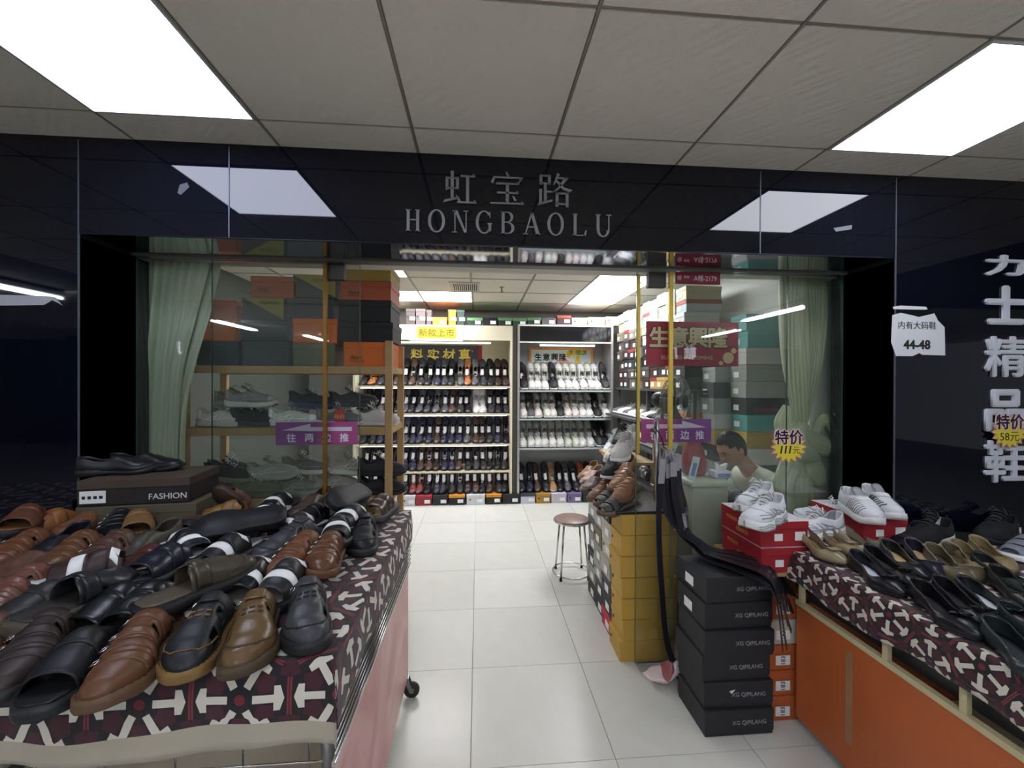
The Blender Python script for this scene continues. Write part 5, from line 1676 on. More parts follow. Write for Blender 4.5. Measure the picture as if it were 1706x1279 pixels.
# bench with red boxes and white sneakers
t = thing('bench', 'low wooden bench carrying the red shoe boxes behind the right cart', 'bench')
MB().box(1.27, 2.045, 1.81, 2.16, .678, .695).build('seat', WOOD, t)
for x in (1.56, 2.02):
    for y in (1.83, 2.13):
        MB().box(x - .015, x + .015, y - .015, y + .015, 0, .678).build('leg', WOOD, t)
RED = (158, 34, 44)
reds = [(1.405, 1.96, .695, 'red shoe box lowest at the left of the bench, gold lettering'), (1.403, 1.965, .812, 'red shoe box with gold lettering right under the left white sneakers'), (1.68, 1.97, .695, 'red shoe box under the middle white sneakers'), (1.925, 1.975, .695, 'red shoe box at the bottom right of bench'), (1.925, 1.985, .812, 'red shoe box under the striped white sneakers')]
for k, (x, y, z, lb) in enumerate(reds):
    o = shoebox(lb, (x, y, z), RED, PI / 2, (.31, .235 if k < 3 else .23, .1165), RED, lab=False, group='red shoe boxes')
    MB().box(-.156, .156, -.116, .116, .1158, .1172).build('lid_print', mat('lid_white', (214, 212, 214), .5), o)
    MB().box(-.1565, -.155, .01, .05, .03, .062).build('size_label', TAGPAPER, o)
    MB().box(-.1565, -.155, -.10, -.05, .03, .07).build('size_label', TAGPAPER, o)
    MB().prism([(-.11, .118), (.11, .118), (.10, .086), (-.10, .086)], -.002, 0).build('lid_flap', card(RED), o, loc=(0, 0, 0)).matrix_basis = Matrix.Translation((-.1562, 0, 0)) @ Matrix.Rotation(-PI / 2, 4, 'Z')
    if k < 2:
        text('时尚运动', .022, mat('gold_print', (214, 150, 70), .4), o, (.06, .1182, .072), '+y', .001)
        text('健康舒适！', .022, mat('gold_print', (214, 150, 70), .4), o, (-.03, .1182, .034), '+y', .001)
WHS = mat('white_synthetic', (214, 216, 220), .5, bump=.15, bscale=200)
ws = [((1302, 848), (1238, 872), .9305, 'chunky', 'white chunky sneaker nearer the viewer on the left red box'), ((1288, 826), (1222, 846), .9305, 'chunky', 'white chunky sneaker farther back on the left red box'),
      ((1388, 880), (1326, 884), .8135, 'chunky', 'white chunky sneaker nearer the viewer in the middle pair'), ((1408, 864), (1346, 858), .8135, 'chunky', 'white chunky sneaker farther back in the middle pair'),
      ((1412, 836), (1460, 862), .9305, 'knit', 'white knit sneaker with grey stripes, nearer on the right red box'), ((1446, 830), (1492, 854), .9305, 'knit', 'white knit sneaker with dark stripes, farther on right red box')]
for k, (h_, t_, z, kd, lb) in enumerate(ws):
    shoe(kd, (214, 216, 220), lb, pose_px(h_, t_, z + .04, -.039, L=.29), 'white sneakers on the red boxes', -1 if k % 2 else 1, um=WHS, sole=(222, 222, 220), outsole=(120, 122, 122), accent=(150, 152, 160) if kd == 'chunky' else (84, 86, 92), lace=(228, 228, 230), insole=(130, 130, 132), tongue=(196, 198, 200))

# orange boxes between the black stack and the cart
for r in range(5):
    o = shoebox('orange and white shoe box under the bench, %s from the floor' % ORD[r], (1.43, 1.965, r * .118), (178, 92, 46) if r != 3 else (190, 184, 172), PI / 2, (.28, .20, .117), lab=True, group='orange boxes under the bench', labx=.1)
    text('183', .030, INK, o, (-.1418, .02, .046), '-x', .001, tilt=PI / 2)

# black lettered boxes
bs = [(.0, .0, 0), (.006, .012, R(-1)), (-.004, .02, R(.5)), (.004, .004, R(-1)), (.004, .018, R(1)), (.010, .02, R(1.5))]
BX = (38, 40, 44)
for r, (dx, dy, rz) in enumerate(bs):
    o = shoebox('matt black lettered shoe box by the belts, %s from the floor' % ORD[r], (1.000 + .16 + dx, 1.762 + .125 + dy, r * .1165), BX, rz, (.32, .25, .116), lab=r > 3, hole=r > 3, lid=2, group='black lettered boxes', labx=.08)
    text('XG QIPILANG', .0255, mat('silver_print', (150, 152, 156), .5), o, (.045 if r < 3 else .06, -.1262, .058), depth=.0012)
    if r == 1:
        MB().prism([(-.045, .075), (-.018, .082), (-.034, .064)], -.1264, -.1254).build('torn_spot', PAPER, o)

# ---------------------------------------------------------------- belts draped from the door handle
def spline(pts, n=7):
    P = [Vector(p) for p in pts]
    P = [P[0] * 2 - P[1]] + P + [P[-1] * 2 - P[-2]]
    out = []
    for i in range(1, len(P) - 2):
        for k in range(n):
            u = k / n
            a, b, c, d = P[i - 1:i + 3]
            out.append(.5 * ((2 * b) + (c - a) * u + (2 * a - 5 * b + 4 * c - d) * u * u + (3 * b - a - 3 * c + d) * u ** 3))
    out.append(P[-2])
    return out


HK = at(1112, 772, Y=2.13)
rnd = random.Random(3)
BELT = mat('belt_leather', (36, 36, 42), .22, bump=.1, bscale=180)
NB = 12
for k in range(NB):
    f = k / (NB - 1)
    s0 = HK + Vector((-.035 + .10 * f, rnd.uniform(-.035, .03), rnd.uniform(-.03, .02)))
    zt = .714 + rnd.uniform(0, .03)
    fan = f - .5
    if k == 0:
        pts = [s0, s0 + Vector((-.02, 0, -.3)), (HK.x - .03, 2.12, .45), (HK.x - .005, 2.11, .2), (HK.x + .06, 2.09, .02)]
        sd = [Vector((1, .2, 0))] * 40
    else:
        tipx, tipy = 1.30 + .12 * f + rnd.uniform(-.012, .012), 1.66 + .13 * f + rnd.uniform(-.015, .015)
        tipz = .44 + .14 * f + rnd.uniform(-.05, .05)
        ym = 1.965
        lat = Vector((.65, .75, 0)) * (f - .5)
        pts = [s0, s0 + Vector((.006, .0, -.13)), s0 + Vector((.02 + .015 * f, -.005, -.25)), (HK.x + .055 + .03 * f, 2.09, .80 - .02 * (1 - f)), Vector((HK.x + .11, 2.03, zt + .03)) + lat * .10, Vector((1.14, 1.965, zt + .006)) + lat * .17, Vector((1.235, 1.885, zt + .004)) + lat * .27, Vector((1.315, 1.815, zt - .006)) + lat * .34, Vector((1.35, 1.775, zt - .06 - .03 * f)) + lat * .36, (tipx, tipy, tipz)]
        ang = rnd.uniform(-.5, .5)
        sd = []
        for q in range(len(pts)):
            u = min(1, max(0, (q - 2) / 3))
            a_, b_ = Vector((math.cos(ang), math.sin(ang), 0)), Vector((.65, .75, .0))
            sd.append(a_ * (1 - u) + b_ * u)
    path = spline(pts, 6)
    side = [sd[min(len(sd) - 1, int(i / 6))] for i in range(len(path))]
    bt = thing('belt', 'long single black belt hanging straight to the floor' if k == 0 else 'black leather belt draped from door handle over the boxes, %s from left' % ORD[k], 'belt', group='black belts on the door handle')
    MB().ribbon(path, .033, .0032, side).build('strap', BELT, bt, False)
    MB().ribbon([path[0] + Vector((0, 0, .03)), path[0], path[2]], .035, .006, side[0]).build('plastic_end', mat('clear_plastic', (150, 146, 150), .15), bt)
t = thing('hanger_bundle', 'bundle of clear plastic belt hangers tied to the handle', 'hanger', HK)
for k in range(9):
    a = rnd.uniform(0, 6.28)
    MB().tube([(hx - HK.x + .01, 2.18 - HK.y, .10), (.02 * math.cos(a), .02 * math.sin(a), .07), (-.05 + .10 * k / 8, .03 * math.sin(a), .0)], .003, 5).build('loop', mat('clear_plastic', (150, 146, 150), .15), t, True)
MB().tube([(-.07, -.01, .16), (-.09, -.01, .185), (-.075, -.01, .195), (-.05, .0, .165), (-.02, .02, .12), (.0, .03, .06)], .004, 6).build('hook', plain((50, 24, 44), .4), t, True)

# pink plastic bag on the floor
bm = bmesh.new()
bmesh.ops.create_icosphere(bm, subdivisions=4, radius=1)
for v in bm.verts:
    n_ = math.sin(v.co.x * 5 + 1) * math.sin(v.co.y * 4) * .10 + math.sin(v.co.z * 6 + v.co.x * 3) * .05
    p = v.co * (1 + n_)
    v.co = Vector((p.x * .095, p.y * .060, max(-.9, p.z) * .05 * (.55 + .6 * max(-.6, p.x)) + .042 + max(0, p.x) * .05))
me = bpy.data.meshes.new('bag')
bm.to_mesh(me)
bm.free()
bag = thing('plastic_bag', 'crumpled pink plastic bag on floor beside the black boxes', 'bag', at(1112, 1150, Z=0) + Vector((.0, .06, 0)))
obj('bag_body', me, mat('pink_plastic', (220, 200, 200), .2, coat=.5), bag)
obj('bag_content', me, mat('red_content', (150, 84, 84), .3), bag, (.0, -.004, .004)).scale = (.55, .95, .96)

# stool in the aisle
def stool(label, x, y, h=.46, r=.145):
    t = thing('round_stool', label, 'stool', (x, y, 0))
    MB().lathe([(.001, h - .028), (r - .012, h - .028), (r, h - .018), (r, h - .006), (r - .010, h), (.001, h + .001)], 32).build('seat', mat('stool_top', (138, 116, 104), .35, var=.1), t, True)
    MB().lathe([(r + .001, h - .024), (r + .004, h - .024), (r + .004, h - .012), (r + .001, h - .012)], 32, cap=False).build('seat_rim', CHROME, t, True)
    for k in range(4):
        a = PI / 4 + k * PI / 2
        MB().tube([((r - .03) * math.cos(a), (r - .03) * math.sin(a), h - .03), ((r + .012) * math.cos(a), (r + .012) * math.sin(a), .012)], .008, 8).build('leg', CHROME, t, True)
        MB().lathe([(.011, 0), (.011, .02)], 10, ((r + .012) * math.cos(a), (r + .012) * math.sin(a), 0)).build('foot_cap', DARK, t, True)
    MB().tube([((r + .008) * math.cos(2 * PI * k / 32), (r + .008) * math.sin(2 * PI * k / 32), .03) for k in range(32)], .006, 8, closed=True).build('foot_ring', CHROME, t, True)
    return t


stool('small round stool with brown top and chrome legs in the aisle', .765, 3.36)
stool('round stool under the seated man', 2.10, 2.76, .44, .16)
# ---------------------------------------------------------------- curtains behind the glass
SATIN = mat('green_satin', (196, 208, 180), .34, sheen=.3, var=.12, vscale=5)


def drape(name, parent, left, right, depth, n=60, m=40, folds=9, amp=.02, m_=SATIN, y0=2.30, thick=.003):
    """hanging sheet: left / right are lists of (x, z) from the top down"""
    L = spline([(p[0], 0, p[1]) for p in left], 8)
    Rr = spline([(p[0], 0, p[1]) for p in right], 8)
    v, f = [], []

    def samp(P, u):
        k = u * (len(P) - 1)
        i = min(len(P) - 2, int(k))
        return P[i].lerp(P[i + 1], k - i)
    rnd_ = random.Random(len(left) * 7 + int(depth * 100))
    ph = rnd_.uniform(0, 6)
    for j in range(m + 1):
        u = j / m
        a, b = samp(L, u), samp(Rr, u)
        w = (b - a).length
        for i in range(n + 1):
            s_ = i / n
            p = a.lerp(b, s_)
            y = y0 + amp * math.sin(folds * 2 * PI * s_ + ph + .5 * math.sin(3 * u)) * (.6 + .4 * math.sin(u * 5 + s_ * 4)) + .006 * math.sin(folds * 5.3 * s_ + 6 * u + ph)
            v.append((p.x, y + depth * u, p.z))
    for j in range(m):
        for i in range(n):
            k = j * (n + 1) + i
            f.append((k, k + 1, k + n + 2, k + n + 1))
    o = obj(name, as_mesh(name, v, f, True), m_, parent)
    o.modifiers.new('thickness', 'SOLIDIFY').thickness = thick
    return o


t = thing('curtain', 'pale green satin curtain hanging behind the left glass', 'curtain')
xz = lambda px, py, Y=2.32: (at(px, py, Y=Y).x, at(px, py, Y=Y).z)
drape('drape', t, [xz(230, 430), xz(229, 560), xz(229, 700), xz(229, 840), xz(229, 960)], [xz(352, 430), xz(330, 520), xz(306, 620), xz(298, 720), xz(296, 840), xz(296, 960)], 0., folds=8, amp=.022, y0=2.318)
drape('back_panel', t, [xz(300, 430), xz(284, 560), xz(268, 700), xz(266, 860), xz(266, 960)], [xz(366, 430), xz(345, 520), xz(318, 610), xz(302, 700), xz(300, 860), xz(300, 960)], 0., folds=5, amp=.010, y0=2.352)

t = thing('curtain', 'pale green curtain twisted and knotted behind the right glass', 'curtain')
SAT2 = mat('green_curtain', (186, 194, 160), .45, sheen=.2, var=.14, vscale=5)
drape('drape', t, [xz(1298, 452), xz(1300, 540), xz(1306, 620), xz(1322, 690), xz(1328, 720)], [xz(1345, 452), xz(1348, 540), xz(1350, 620), xz(1345, 690), xz(1338, 720)], 0., folds=6, amp=.024, m_=SAT2, y0=2.33)
drape('side_drape', t, [xz(1340, 452), xz(1348, 540), xz(1345, 620), xz(1336, 690), xz(1330, 720)], [xz(1384, 452), xz(1384, 540), xz(1374, 620), xz(1356, 680), xz(1344, 715)], 0., folds=6, amp=.022, m_=SAT2, y0=2.352)


def roll(name, pts, r, flat=.6, n=64, ridges=7):
    """bunched cloth along a path, ridged lengthwise"""
    P = spline(pts, 8)
    N = len(P)
    mb = MB()
    v, f = [], []
    for i, p in enumerate(P):
        tdir = (P[min(i + 1, N - 1)] - P[max(i - 1, 0)]).normalized()
        a = tdir.cross(Vector((0, 1, 0)))
        if a.length < 1e-4:
            a = Vector((1, 0, 0))
        a.normalize()
        b = a.cross(tdir).normalized()
        u = i / (N - 1)
        k_ = u * (len(r) - 1)
        q = min(len(r) - 2, int(k_))
        rr = r[q] + (r[q + 1] - r[q]) * (k_ - q)
        for k in range(n):
            an = 2 * PI * k / n
            rad = rr * (1 + .06 * math.sin(13 * an + 3 * u) + .045 * math.sin(21 * an - 4 * u) + .06 * math.sin(3 * an + 7 * u))
            v.append(p + a * (rad * math.cos(an)) + b * (rad * flat * math.sin(an)))
    for i in range(N - 1):
        for k in range(n):
            f.append((i * n + k, i * n + (k + 1) % n, (i + 1) * n + (k + 1) % n, (i + 1) * n + k))
    f.append(tuple(range(n))[::-1])
    f.append(tuple((N - 1) * n + k for k in range(n)))
    mb.add(v, f)
    return mb.build(name, SAT2, t, True)


kp = lambda px, py, Y=2.325: at(px, py, Y=Y)
roll('knot_band', [kp(1314, 676), kp(1308, 706), kp(1326, 726), kp(1356, 738), kp(1386, 748), kp(1396, 752)], [.03, .062, .070, .062, .045, .02])
roll('knot_wrap', [kp(1340, 706, 2.31), kp(1330, 724, 2.30), kp(1334, 748, 2.30), kp(1352, 760, 2.31), kp(1364, 764, 2.33)], [.035, .05, .058, .045, .02])
roll('knot_loop', [kp(1360, 722, 2.34), kp(1372, 700, 2.335), kp(1386, 706, 2.33), kp(1394, 728, 2.325), kp(1396, 746, 2.325)], [.022, .032, .034, .028, .018])
roll('tail', [kp(1330, 750), kp(1316, 776), kp(1308, 800), kp(1306, 824)], [.045, .065, .06, .05], .5)
roll('tail', [kp(1346, 756), kp(1352, 776), kp(1362, 792), kp(1366, 806)], [.04, .055, .055, .04], .5)
roll('tail', [kp(1334, 756, 2.35), kp(1336, 790, 2.35), kp(1336, 830, 2.35), kp(1336, 900, 2.35)], [.05, .07, .075, .07], .5)

# small curtain piece high on the right
t2 = thing('curtain', 'short green curtain under the white beam at upper right', 'curtain')
drape('drape', t2, [(2.36, 2.10), (2.37, 1.95), (2.38, 1.80)], [(2.62, 2.10), (2.62, 1.95), (2.60, 1.80)], 0., folds=4, amp=.02, m_=SAT2, y0=2.80)

# ---------------------------------------------------------------- stickers and papers
PUR = mat('purple_sticker', (128, 62, 136), .4)
MAG = mat('magenta_sticker', (156, 74, 124), .4)


def push_sticker(label, x0, x1, z0, z1, flip):
    t = thing('direction_sticker', label, 'sticker', ((x0 + x1) / 2, GD - .0035, (z0 + z1) / 2))
    w, h = (x1 - x0) / 2, (z1 - z0) / 2
    MB().box(-w, 0, -.0008, .0015, -h, h).build('sheet', PUR if not flip else MAG, t)
    MB().box(0, w, -.0008, .0015, -h, h).build('sheet', MAG if not flip else PUR, t)
    s_ = -1 if not flip else 1
    ar = [(s_ * w * .86, h * .28), (s_ * w * .16, h * .86), (s_ * w * .16, h * .56), (-s_ * w * .86, h * .56), (-s_ * w * .86, h * .20), (s_ * w * .16, h * .20)]
    MB().prism(ar if s_ > 0 else ar[::-1], -.0016, -.0009).build('arrow', mat('sticker_pale', (206, 190, 206), .4), t)
    for k, ch in enumerate('往两边推'):
        text(ch, h * .80, mat('sticker_white', (226, 220, 228), .4), t, (-w * .62 + k * w * .43, -.0014, -h * .38), depth=.0008, bold=.001)


a, b = at(460, 703, Y=GD), at(596, 740, Y=GD)
push_sticker('purple sticker with left pointing arrow on left sliding door', a.x, b.x, b.z, a.z, False)
a, b = at(1068, 698, Y=GD), at(1184, 736, Y=GD)
push_sticker('purple sticker with right pointing arrow on right sliding door', a.x, b.x, b.z, a.z, True)

a, b = at(1076, 535, Y=GD), at(1229, 610, Y=GD)
t = thing('lucky_banner', 'red banner with outlined characters on the right door glass', 'banner', ((a.x + b.x) / 2, GD - .004, (a.z + b.z) / 2))
w, h = (b.x - a.x) / 2, (a.z - b.z) / 2
MB().box(-w, w, -.0006, .0012, -h, h).build('sheet', mat('banner_red', (150, 48, 62), .45, var=.2, vscale=14), t)
for k, ch in enumerate('生意興隆'):
    x = -w * .72 + k * w * .42
    text(ch, h * 1.02, mat('banner_outline', (40, 40, 34), .5), t, (x, -.0010, h * .30), depth=.0008, bold=.007, name='lettering_outline')
    text(ch, h * .98, mat('banner_gold', (196, 180, 138), .45), t, (x, -.0018, h * .30), depth=.0008, bold=.0035)
text('BUSINESS IS BOOMING', h * .24, mat('banner_gold', (196, 180, 138), .45), t, (-w * .12, -.0012, -h * .62), depth=.0008)
for k, (dx, dz, r) in enumerate(((.78, -.62, .26), (.90, -.30, .13), (.62, -.86, .10))):
    MB().lathe([(.0005, -.0014), (h * r, -.0014), (h * r, -.0006), (.0005, -.0006)], 20, (w * dx, 0, h * dz), 'y').build('printed_ornament', mat('banner_gold', (196, 180, 138), .45), t)

a, b = at(1125, 449, Y=G), at(1199, 471, Y=G)
t = thing('unit_plate', 'dark red unit number plate at the top of right glass', 'plate', ((a.x + b.x) / 2, G - .006, (a.z + b.z) / 2 - .012))
w, h = (b.x - a.x) / 2, (a.z - b.z) / 2
MB().box(-w, w, 0, .005, -h, h).build('plate', mat('plate_red', (132, 36, 50), .4), t)
text('A幢-2179', h * 1.15, mat('plate_white', (222, 206, 206), .4), t, (w * .32, -.001, 0), depth=.001, sx=.86)
text('@', h * .8, mat('plate_white', (222, 206, 206), .4), t, (-w * .84, -.001, 0), depth=.001)
text('新港', h * .45, mat('plate_white', (222, 206, 206), .4), t, (-w * .52, -.001, h * .15), depth=.001)


def burst(label, px, py, y, price, s_):
    p = at(px, py, Y=y)
    t = thing('price_burst', label, 'price tag', (p.x, y - .003, p.z))
    for k_, (r0, r1, c, yy) in enumerate(((1.0, .80, (180, 120, 140), 0), (.97, .68, (226, 208, 62), -.001))):
        pts = []
        for k in range(32):
            a_ = 2 * PI * k / 32
            r = (r0 if k % 2 == 0 else r1) * s_
            pts.append((r * 1.12 * math.cos(a_), r * math.sin(a_) * .95))
        MB().prism(pts, yy - .001, yy).build('starburst', plain(c, .4), t)
    text('特价', s_ * .88, plain((226, 190, 196)), t, (0, -.0028, s_ * .55), depth=.0008, bold=.007, name='lettering_outline')
    text('特价', s_ * .86, plain((24, 18, 22)), t, (0, -.0036, s_ * .55), depth=.0008, bold=.0016)
    if price == '111':
        for k in range(3):
            x = -s_ * .52 + k * s_ * .26
            MB().prism([(x, -s_ * .38), (x + s_ * .09, -s_ * .38), (x + s_ * .16, s_ * .06), (x + s_ * .07, s_ * .06)], -.003, -.002).build('handwriting', INK, t)
        text('元', s_ * .46, plain((60, 54, 30)), t, (s_ * .46, -.0025, -s_ * .2), depth=.0008)
    else:
        text('58元', s_ * .6, plain((70, 60, 30)), t, (0, -.0025, -s_ * .26), depth=.0008)
    return t


burst('yellow starburst price tag on the right glass beside the curtain knot', 1313, 744, G, '111', .098)
burst('yellow starburst price tag stuck over the white wall character', 1680, 719, F - .018, '58', .092)


def torn(label, pts, y, c=(206, 208, 212), name='paper_sheet', txt=None, z=None):
    P = [at(px, py, Y=y) for px, py in pts]
    cx, cz = sum(p.x for p in P) / len(P), sum(p.z for p in P) / len(P)
    t = thing(name, label, 'paper', (cx, y, cz))
    MB().prism([(p.x - cx, p.z - cz) for p in P][::-1], -.0022, -.0012).build('sheet', mat('worn_paper', c, .75, var=.06, vscale=20), t)
    for s_, px, py, size, m_, bold in txt or []:
        q = at(px, py, Y=y)
        text(s_, size, m_, t, (q.x - cx, -.0028, q.z - cz), depth=.0008, bold=bold)
    return t


torn('worn white paper note about large sizes taped to right black wall', [(1486, 525), (1500, 521), (1518, 525), (1530, 528), (1556, 522), (1562, 534), (1573, 545), (1574, 592), (1536, 591), (1531, 588), (1520, 593), (1492, 593), (1484, 570)], F,
     txt=[('内有大码鞋', 1527, 542, .042, INK, .0), ('44-48', 1527, 574, .062, INK, .0022)])
torn('strip of white tape above the paper note on right wall', [(1487, 511), (1500, 509), (1542, 511), (1545, 515), (1540, 516), (1488, 515)], F)
torn('torn strip of white paper on the far left black wall', [(-60, 491), (0, 491), (78, 493), (92, 495), (105, 509), (98, 505), (88, 500), (74, 508), (0, 509), (-60, 510)], F, (176, 178, 184))
torn('small grey tape scrap on the left of fascia', [(296, 322), (300, 308), (312, 304), (316, 312), (302, 325)], F, (84, 86, 92), 'tape_scrap')
torn('small grey tape scrap on the right of fascia', [(1388, 380), (1406, 377), (1419, 375), (1418, 382), (1392, 386)], F, (110, 112, 120), 'tape_scrap')

# ---------------------------------------------------------------- counter, fan, basket and the seated man
MINT = mat('mint_laminate', (190, 196, 176), .5, var=.05)
t = thing('counter', 'pale green narrow counter behind the belts', 'counter')
MB().box(1.255, 1.475, 2.36, 2.72, 0, .955, .006).build('body', MINT, t)
MB().box(1.235, 1.495, 2.335, 2.74, .955, .99, .01).build('top', MINT, t)
MB().box(1.475, 1.90, 2.37, 2.60, 0, .50, .006).build('low_shelf', MINT, t)
MB().tube(spline([(1.478, 2.352, .86), (1.445, 2.352, .78), (1.44, 2.352, .72), (1.478, 2.355, .66), (1.50, 2.36, .62)], 6), .004, 6).build('cable', DARK, t, True)
t = thing('red_bag', 'dark red plastic bag standing on the green counter', 'bag', (1.345, 2.52, .99))
MB().lathe([(.05, 0), (.075, .02), (.072, .10), (.060, .17), (.035, .21), (.045, .25)], 22).build('bag_body', mat('red_plastic', (140, 36, 48), .3, bump=.5, bscale=12), t, True)
t = thing('tissue_pack', 'white and lilac tissue pack on the green counter', 'pack', (1.47, 2.44, .99))
MB().box(-.055, .055, -.045, .045, 0, .045, .012).build('pack_body', mat('tissue_white', (206, 206, 222), .4), t)
MB().box(-.040, .040, -.0465, -.044, .010, .032).build('lilac_print', plain((140, 130, 190)), t)
MB().prism([(-.03, .044), (.03, .044), (.045, .085), (.0, .07), (-.035, .095)], -.01, .012).build('tissue', PAPER, t)
for k, (px, py, lb) in enumerate(((1132, 758, 'blue and white card standing on the counter by gold trim'), (1106, 752, 'pale green card hanging behind the belt hangers'))):
    p = at(px, py, Y=2.33)
    o = thing('printed_card', lb, 'card', (p.x, 2.33, p.z))
    c_ = MB().box(-.022, .022, 0, .002, -.07, .07).build('sheet', mat('card_pale', (190, 204, 206), .4), o)
    MB().box(-.012, .012, -.001, 0, -.045, .035).build('print', plain((90, 120, 170)), o)
    o.rotation_euler = (0, R(14 if k == 0 else 26), 0)
    o.location = (1.275, 2.38, 1.058) if k == 0 else (p.x, GD + .0105, p.z)
t = thing('wire_basket', 'black lattice basket standing on the low counter shelf', 'basket', (1.60, 2.48, .50))
BKP = plain((28, 30, 36), .35)
for sx in (-1, 1):
    for k in range(10):
        MB().box(sx * .105 - .003, sx * .105 + .003, -.09 + k * .02 - .004, -.09 + k * .02 + .004, 0, .36).build('rod', BKP, t)
for sy in (-1, 1):
    for k in range(-6, 11):
        x0 = -.11 + k * .022
        pts_ = [(max(-.105, min(.105, x0)), sy * .095, (max(-.105, min(.105, x0)) - x0) * 1.6), (max(-.105, min(.105, x0 + .22)), sy * .095, (max(-.105, min(.105, x0 + .22)) - x0) * 1.6)]
        if abs(pts_[0][0] - pts_[1][0]) > .01 and pts_[1][2] < .37:
            MB().tube(pts_, .0035, 5).build('rod', BKP, t)
for z in (.006, .18, .36):
    MB().tube([(-.108, -.098, z), (.108, -.098, z), (.108, .098, z), (-.108, .098, z)], .005, 6, closed=True).build('rim', BKP, t)
MB().box(-.105, .105, -.095, .095, .0, .006).build('base', BKP, t)
MB().lathe([(.05, .01), (.085, .05), (.08, .20), (.06, .32), (.03, .40)], 16).build('crumpled_liner', mat('grey_plastic', (96, 102, 112), .2, bump=.8, bscale=30), t, True)

FC = at(1124, 668, Y=3.0)
t = thing('pedestal_fan', 'dark pedestal fan with wire cage behind the right door', 'fan', (FC.x, FC.y, 0))
ax = Vector((.62, -.78, -.05)).normalized()
fm = Matrix.Translation((0, 0, FC.z)) @ ax.to_track_quat('Z', 'Y').to_matrix().to_4x4()
FANM = mat('fan_plastic', (40, 44, 46), .35)
cage = MB()
for rr, z in ((.195, .0), (.195, .02), (.17, .045), (.17, -.03), (.12, .065), (.12, -.05), (.06, .075)):
    cage.tube([(rr * math.cos(2 * PI * k / 36), rr * math.sin(2 * PI * k / 36), z) for k in range(36)], .0022, 5, closed=True)
for k in range(40):
    a_ = 2 * PI * k / 40
    cage.tube([(r * math.cos(a_), r * math.sin(a_), z) for r, z in ((.03, .078), (.12, .066), (.175, .042), (.197, .01), (.175, -.028), (.12, -.052), (.05, -.058))], .0013, 4)
o = cage.build('wire_cage', mat('fan_wire', (110, 116, 118), .3, .7), t)
o.matrix_basis = fm
for k in range(4):
    mb = MB()
    v, f = [], []
    for i in range(7):
        for j in range(5):
            r, a_ = .035 + .135 * i / 6, -.42 + .84 * j / 4 + .25 * i / 6
            v.append((r * math.cos(a_), r * math.sin(a_), .018 * (j / 4 - .5) * 2 * (.4 + i / 8)))
    for i in range(6):
        for j in range(4):
            f.append((i * 5 + j, i * 5 + j + 1, i * 5 + j + 6, i * 5 + j + 5))
    mb.add(v, f)
    o = mb.build('blade', mat('fan_blade', (84, 92, 92), .3), t, True)
    o.modifiers.new('thickness', 'SOLIDIFY').thickness = .002
    o.matrix_basis = fm @ Matrix.Rotation(k * PI / 2, 4, 'Z')
o = MB().lathe([(.001, -.17), (.045, -.165), (.062, -.13), (.062, -.07), (.04, -.055), (.03, .03), (.001, .035)], 24).build('motor', FANM, t, True)
o.matrix_basis = fm
o = MB().lathe([(.001, .07), (.045, .074), (.05, .080), (.001, .084)], 24).build('badge', FANM, t, True)
o.matrix_basis = fm
MB().tube([(-ax.x * .1, -ax.y * .1, FC.z - .06), (-ax.x * .1, -ax.y * .1, .03)], .014, 12).build('pole', STEEL, t, True)
MB().lathe([(.001, 0), (.18, 0), (.18, .015), (.05, .035), (.02, .05)], 28, (-ax.x * .1, -ax.y * .1, 0)).build('base', FANM, t, True)


def skin(name, joints, bones, sub=2):
    me = bpy.data.meshes.new(name)
    keys = list(joints)
    me.from_pydata([joints[k][:3] for k in keys], [(keys.index(a_), keys.index(b_)) for a_, b_ in bones], [])
    o = bpy.data.objects.new(name, me)
    C.objects.link(o)
    o.modifiers.new('skin', 'SKIN')
    for i, k in enumerate(keys):
        sv = me.skin_vertices[0].data[i]
        r = joints[k][3]
        sv.radius = r if isinstance(r, tuple) else (r, r)
        sv.use_root = i == 0
    o.modifiers.new('sub', 'SUBSURF').levels = sub
    bpy.context.view_layer.update()
    out = bpy.data.meshes.new_from_object(o.evaluated_get(bpy.context.evaluated_depsgraph_get()))
    bpy.data.objects.remove(o)
    return out


def join_remesh(meshes, voxel):
    bm = bmesh.new()
    for m_ in meshes:
        bm.from_mesh(m_)
    me = bpy.data.meshes.new('joined')
    bm.to_mesh(me)
    bm.free()
    o = bpy.data.objects.new('joined', me)
    C.objects.link(o)
    md = o.modifiers.new('r', 'REMESH')
    md.mode = 'VOXEL'
    md.voxel_size = voxel
    sm = o.modifiers.new('s', 'SMOOTH')
    sm.factor, sm.iterations = .5, 2
    bpy.context.view_layer.update()
    out = bpy.data.meshes.new_from_object(o.evaluated_get(bpy.context.evaluated_depsgraph_get()))
    bpy.data.objects.remove(o)
    out.polygons.foreach_set('use_smooth', [True] * len(out.polygons))
    return out


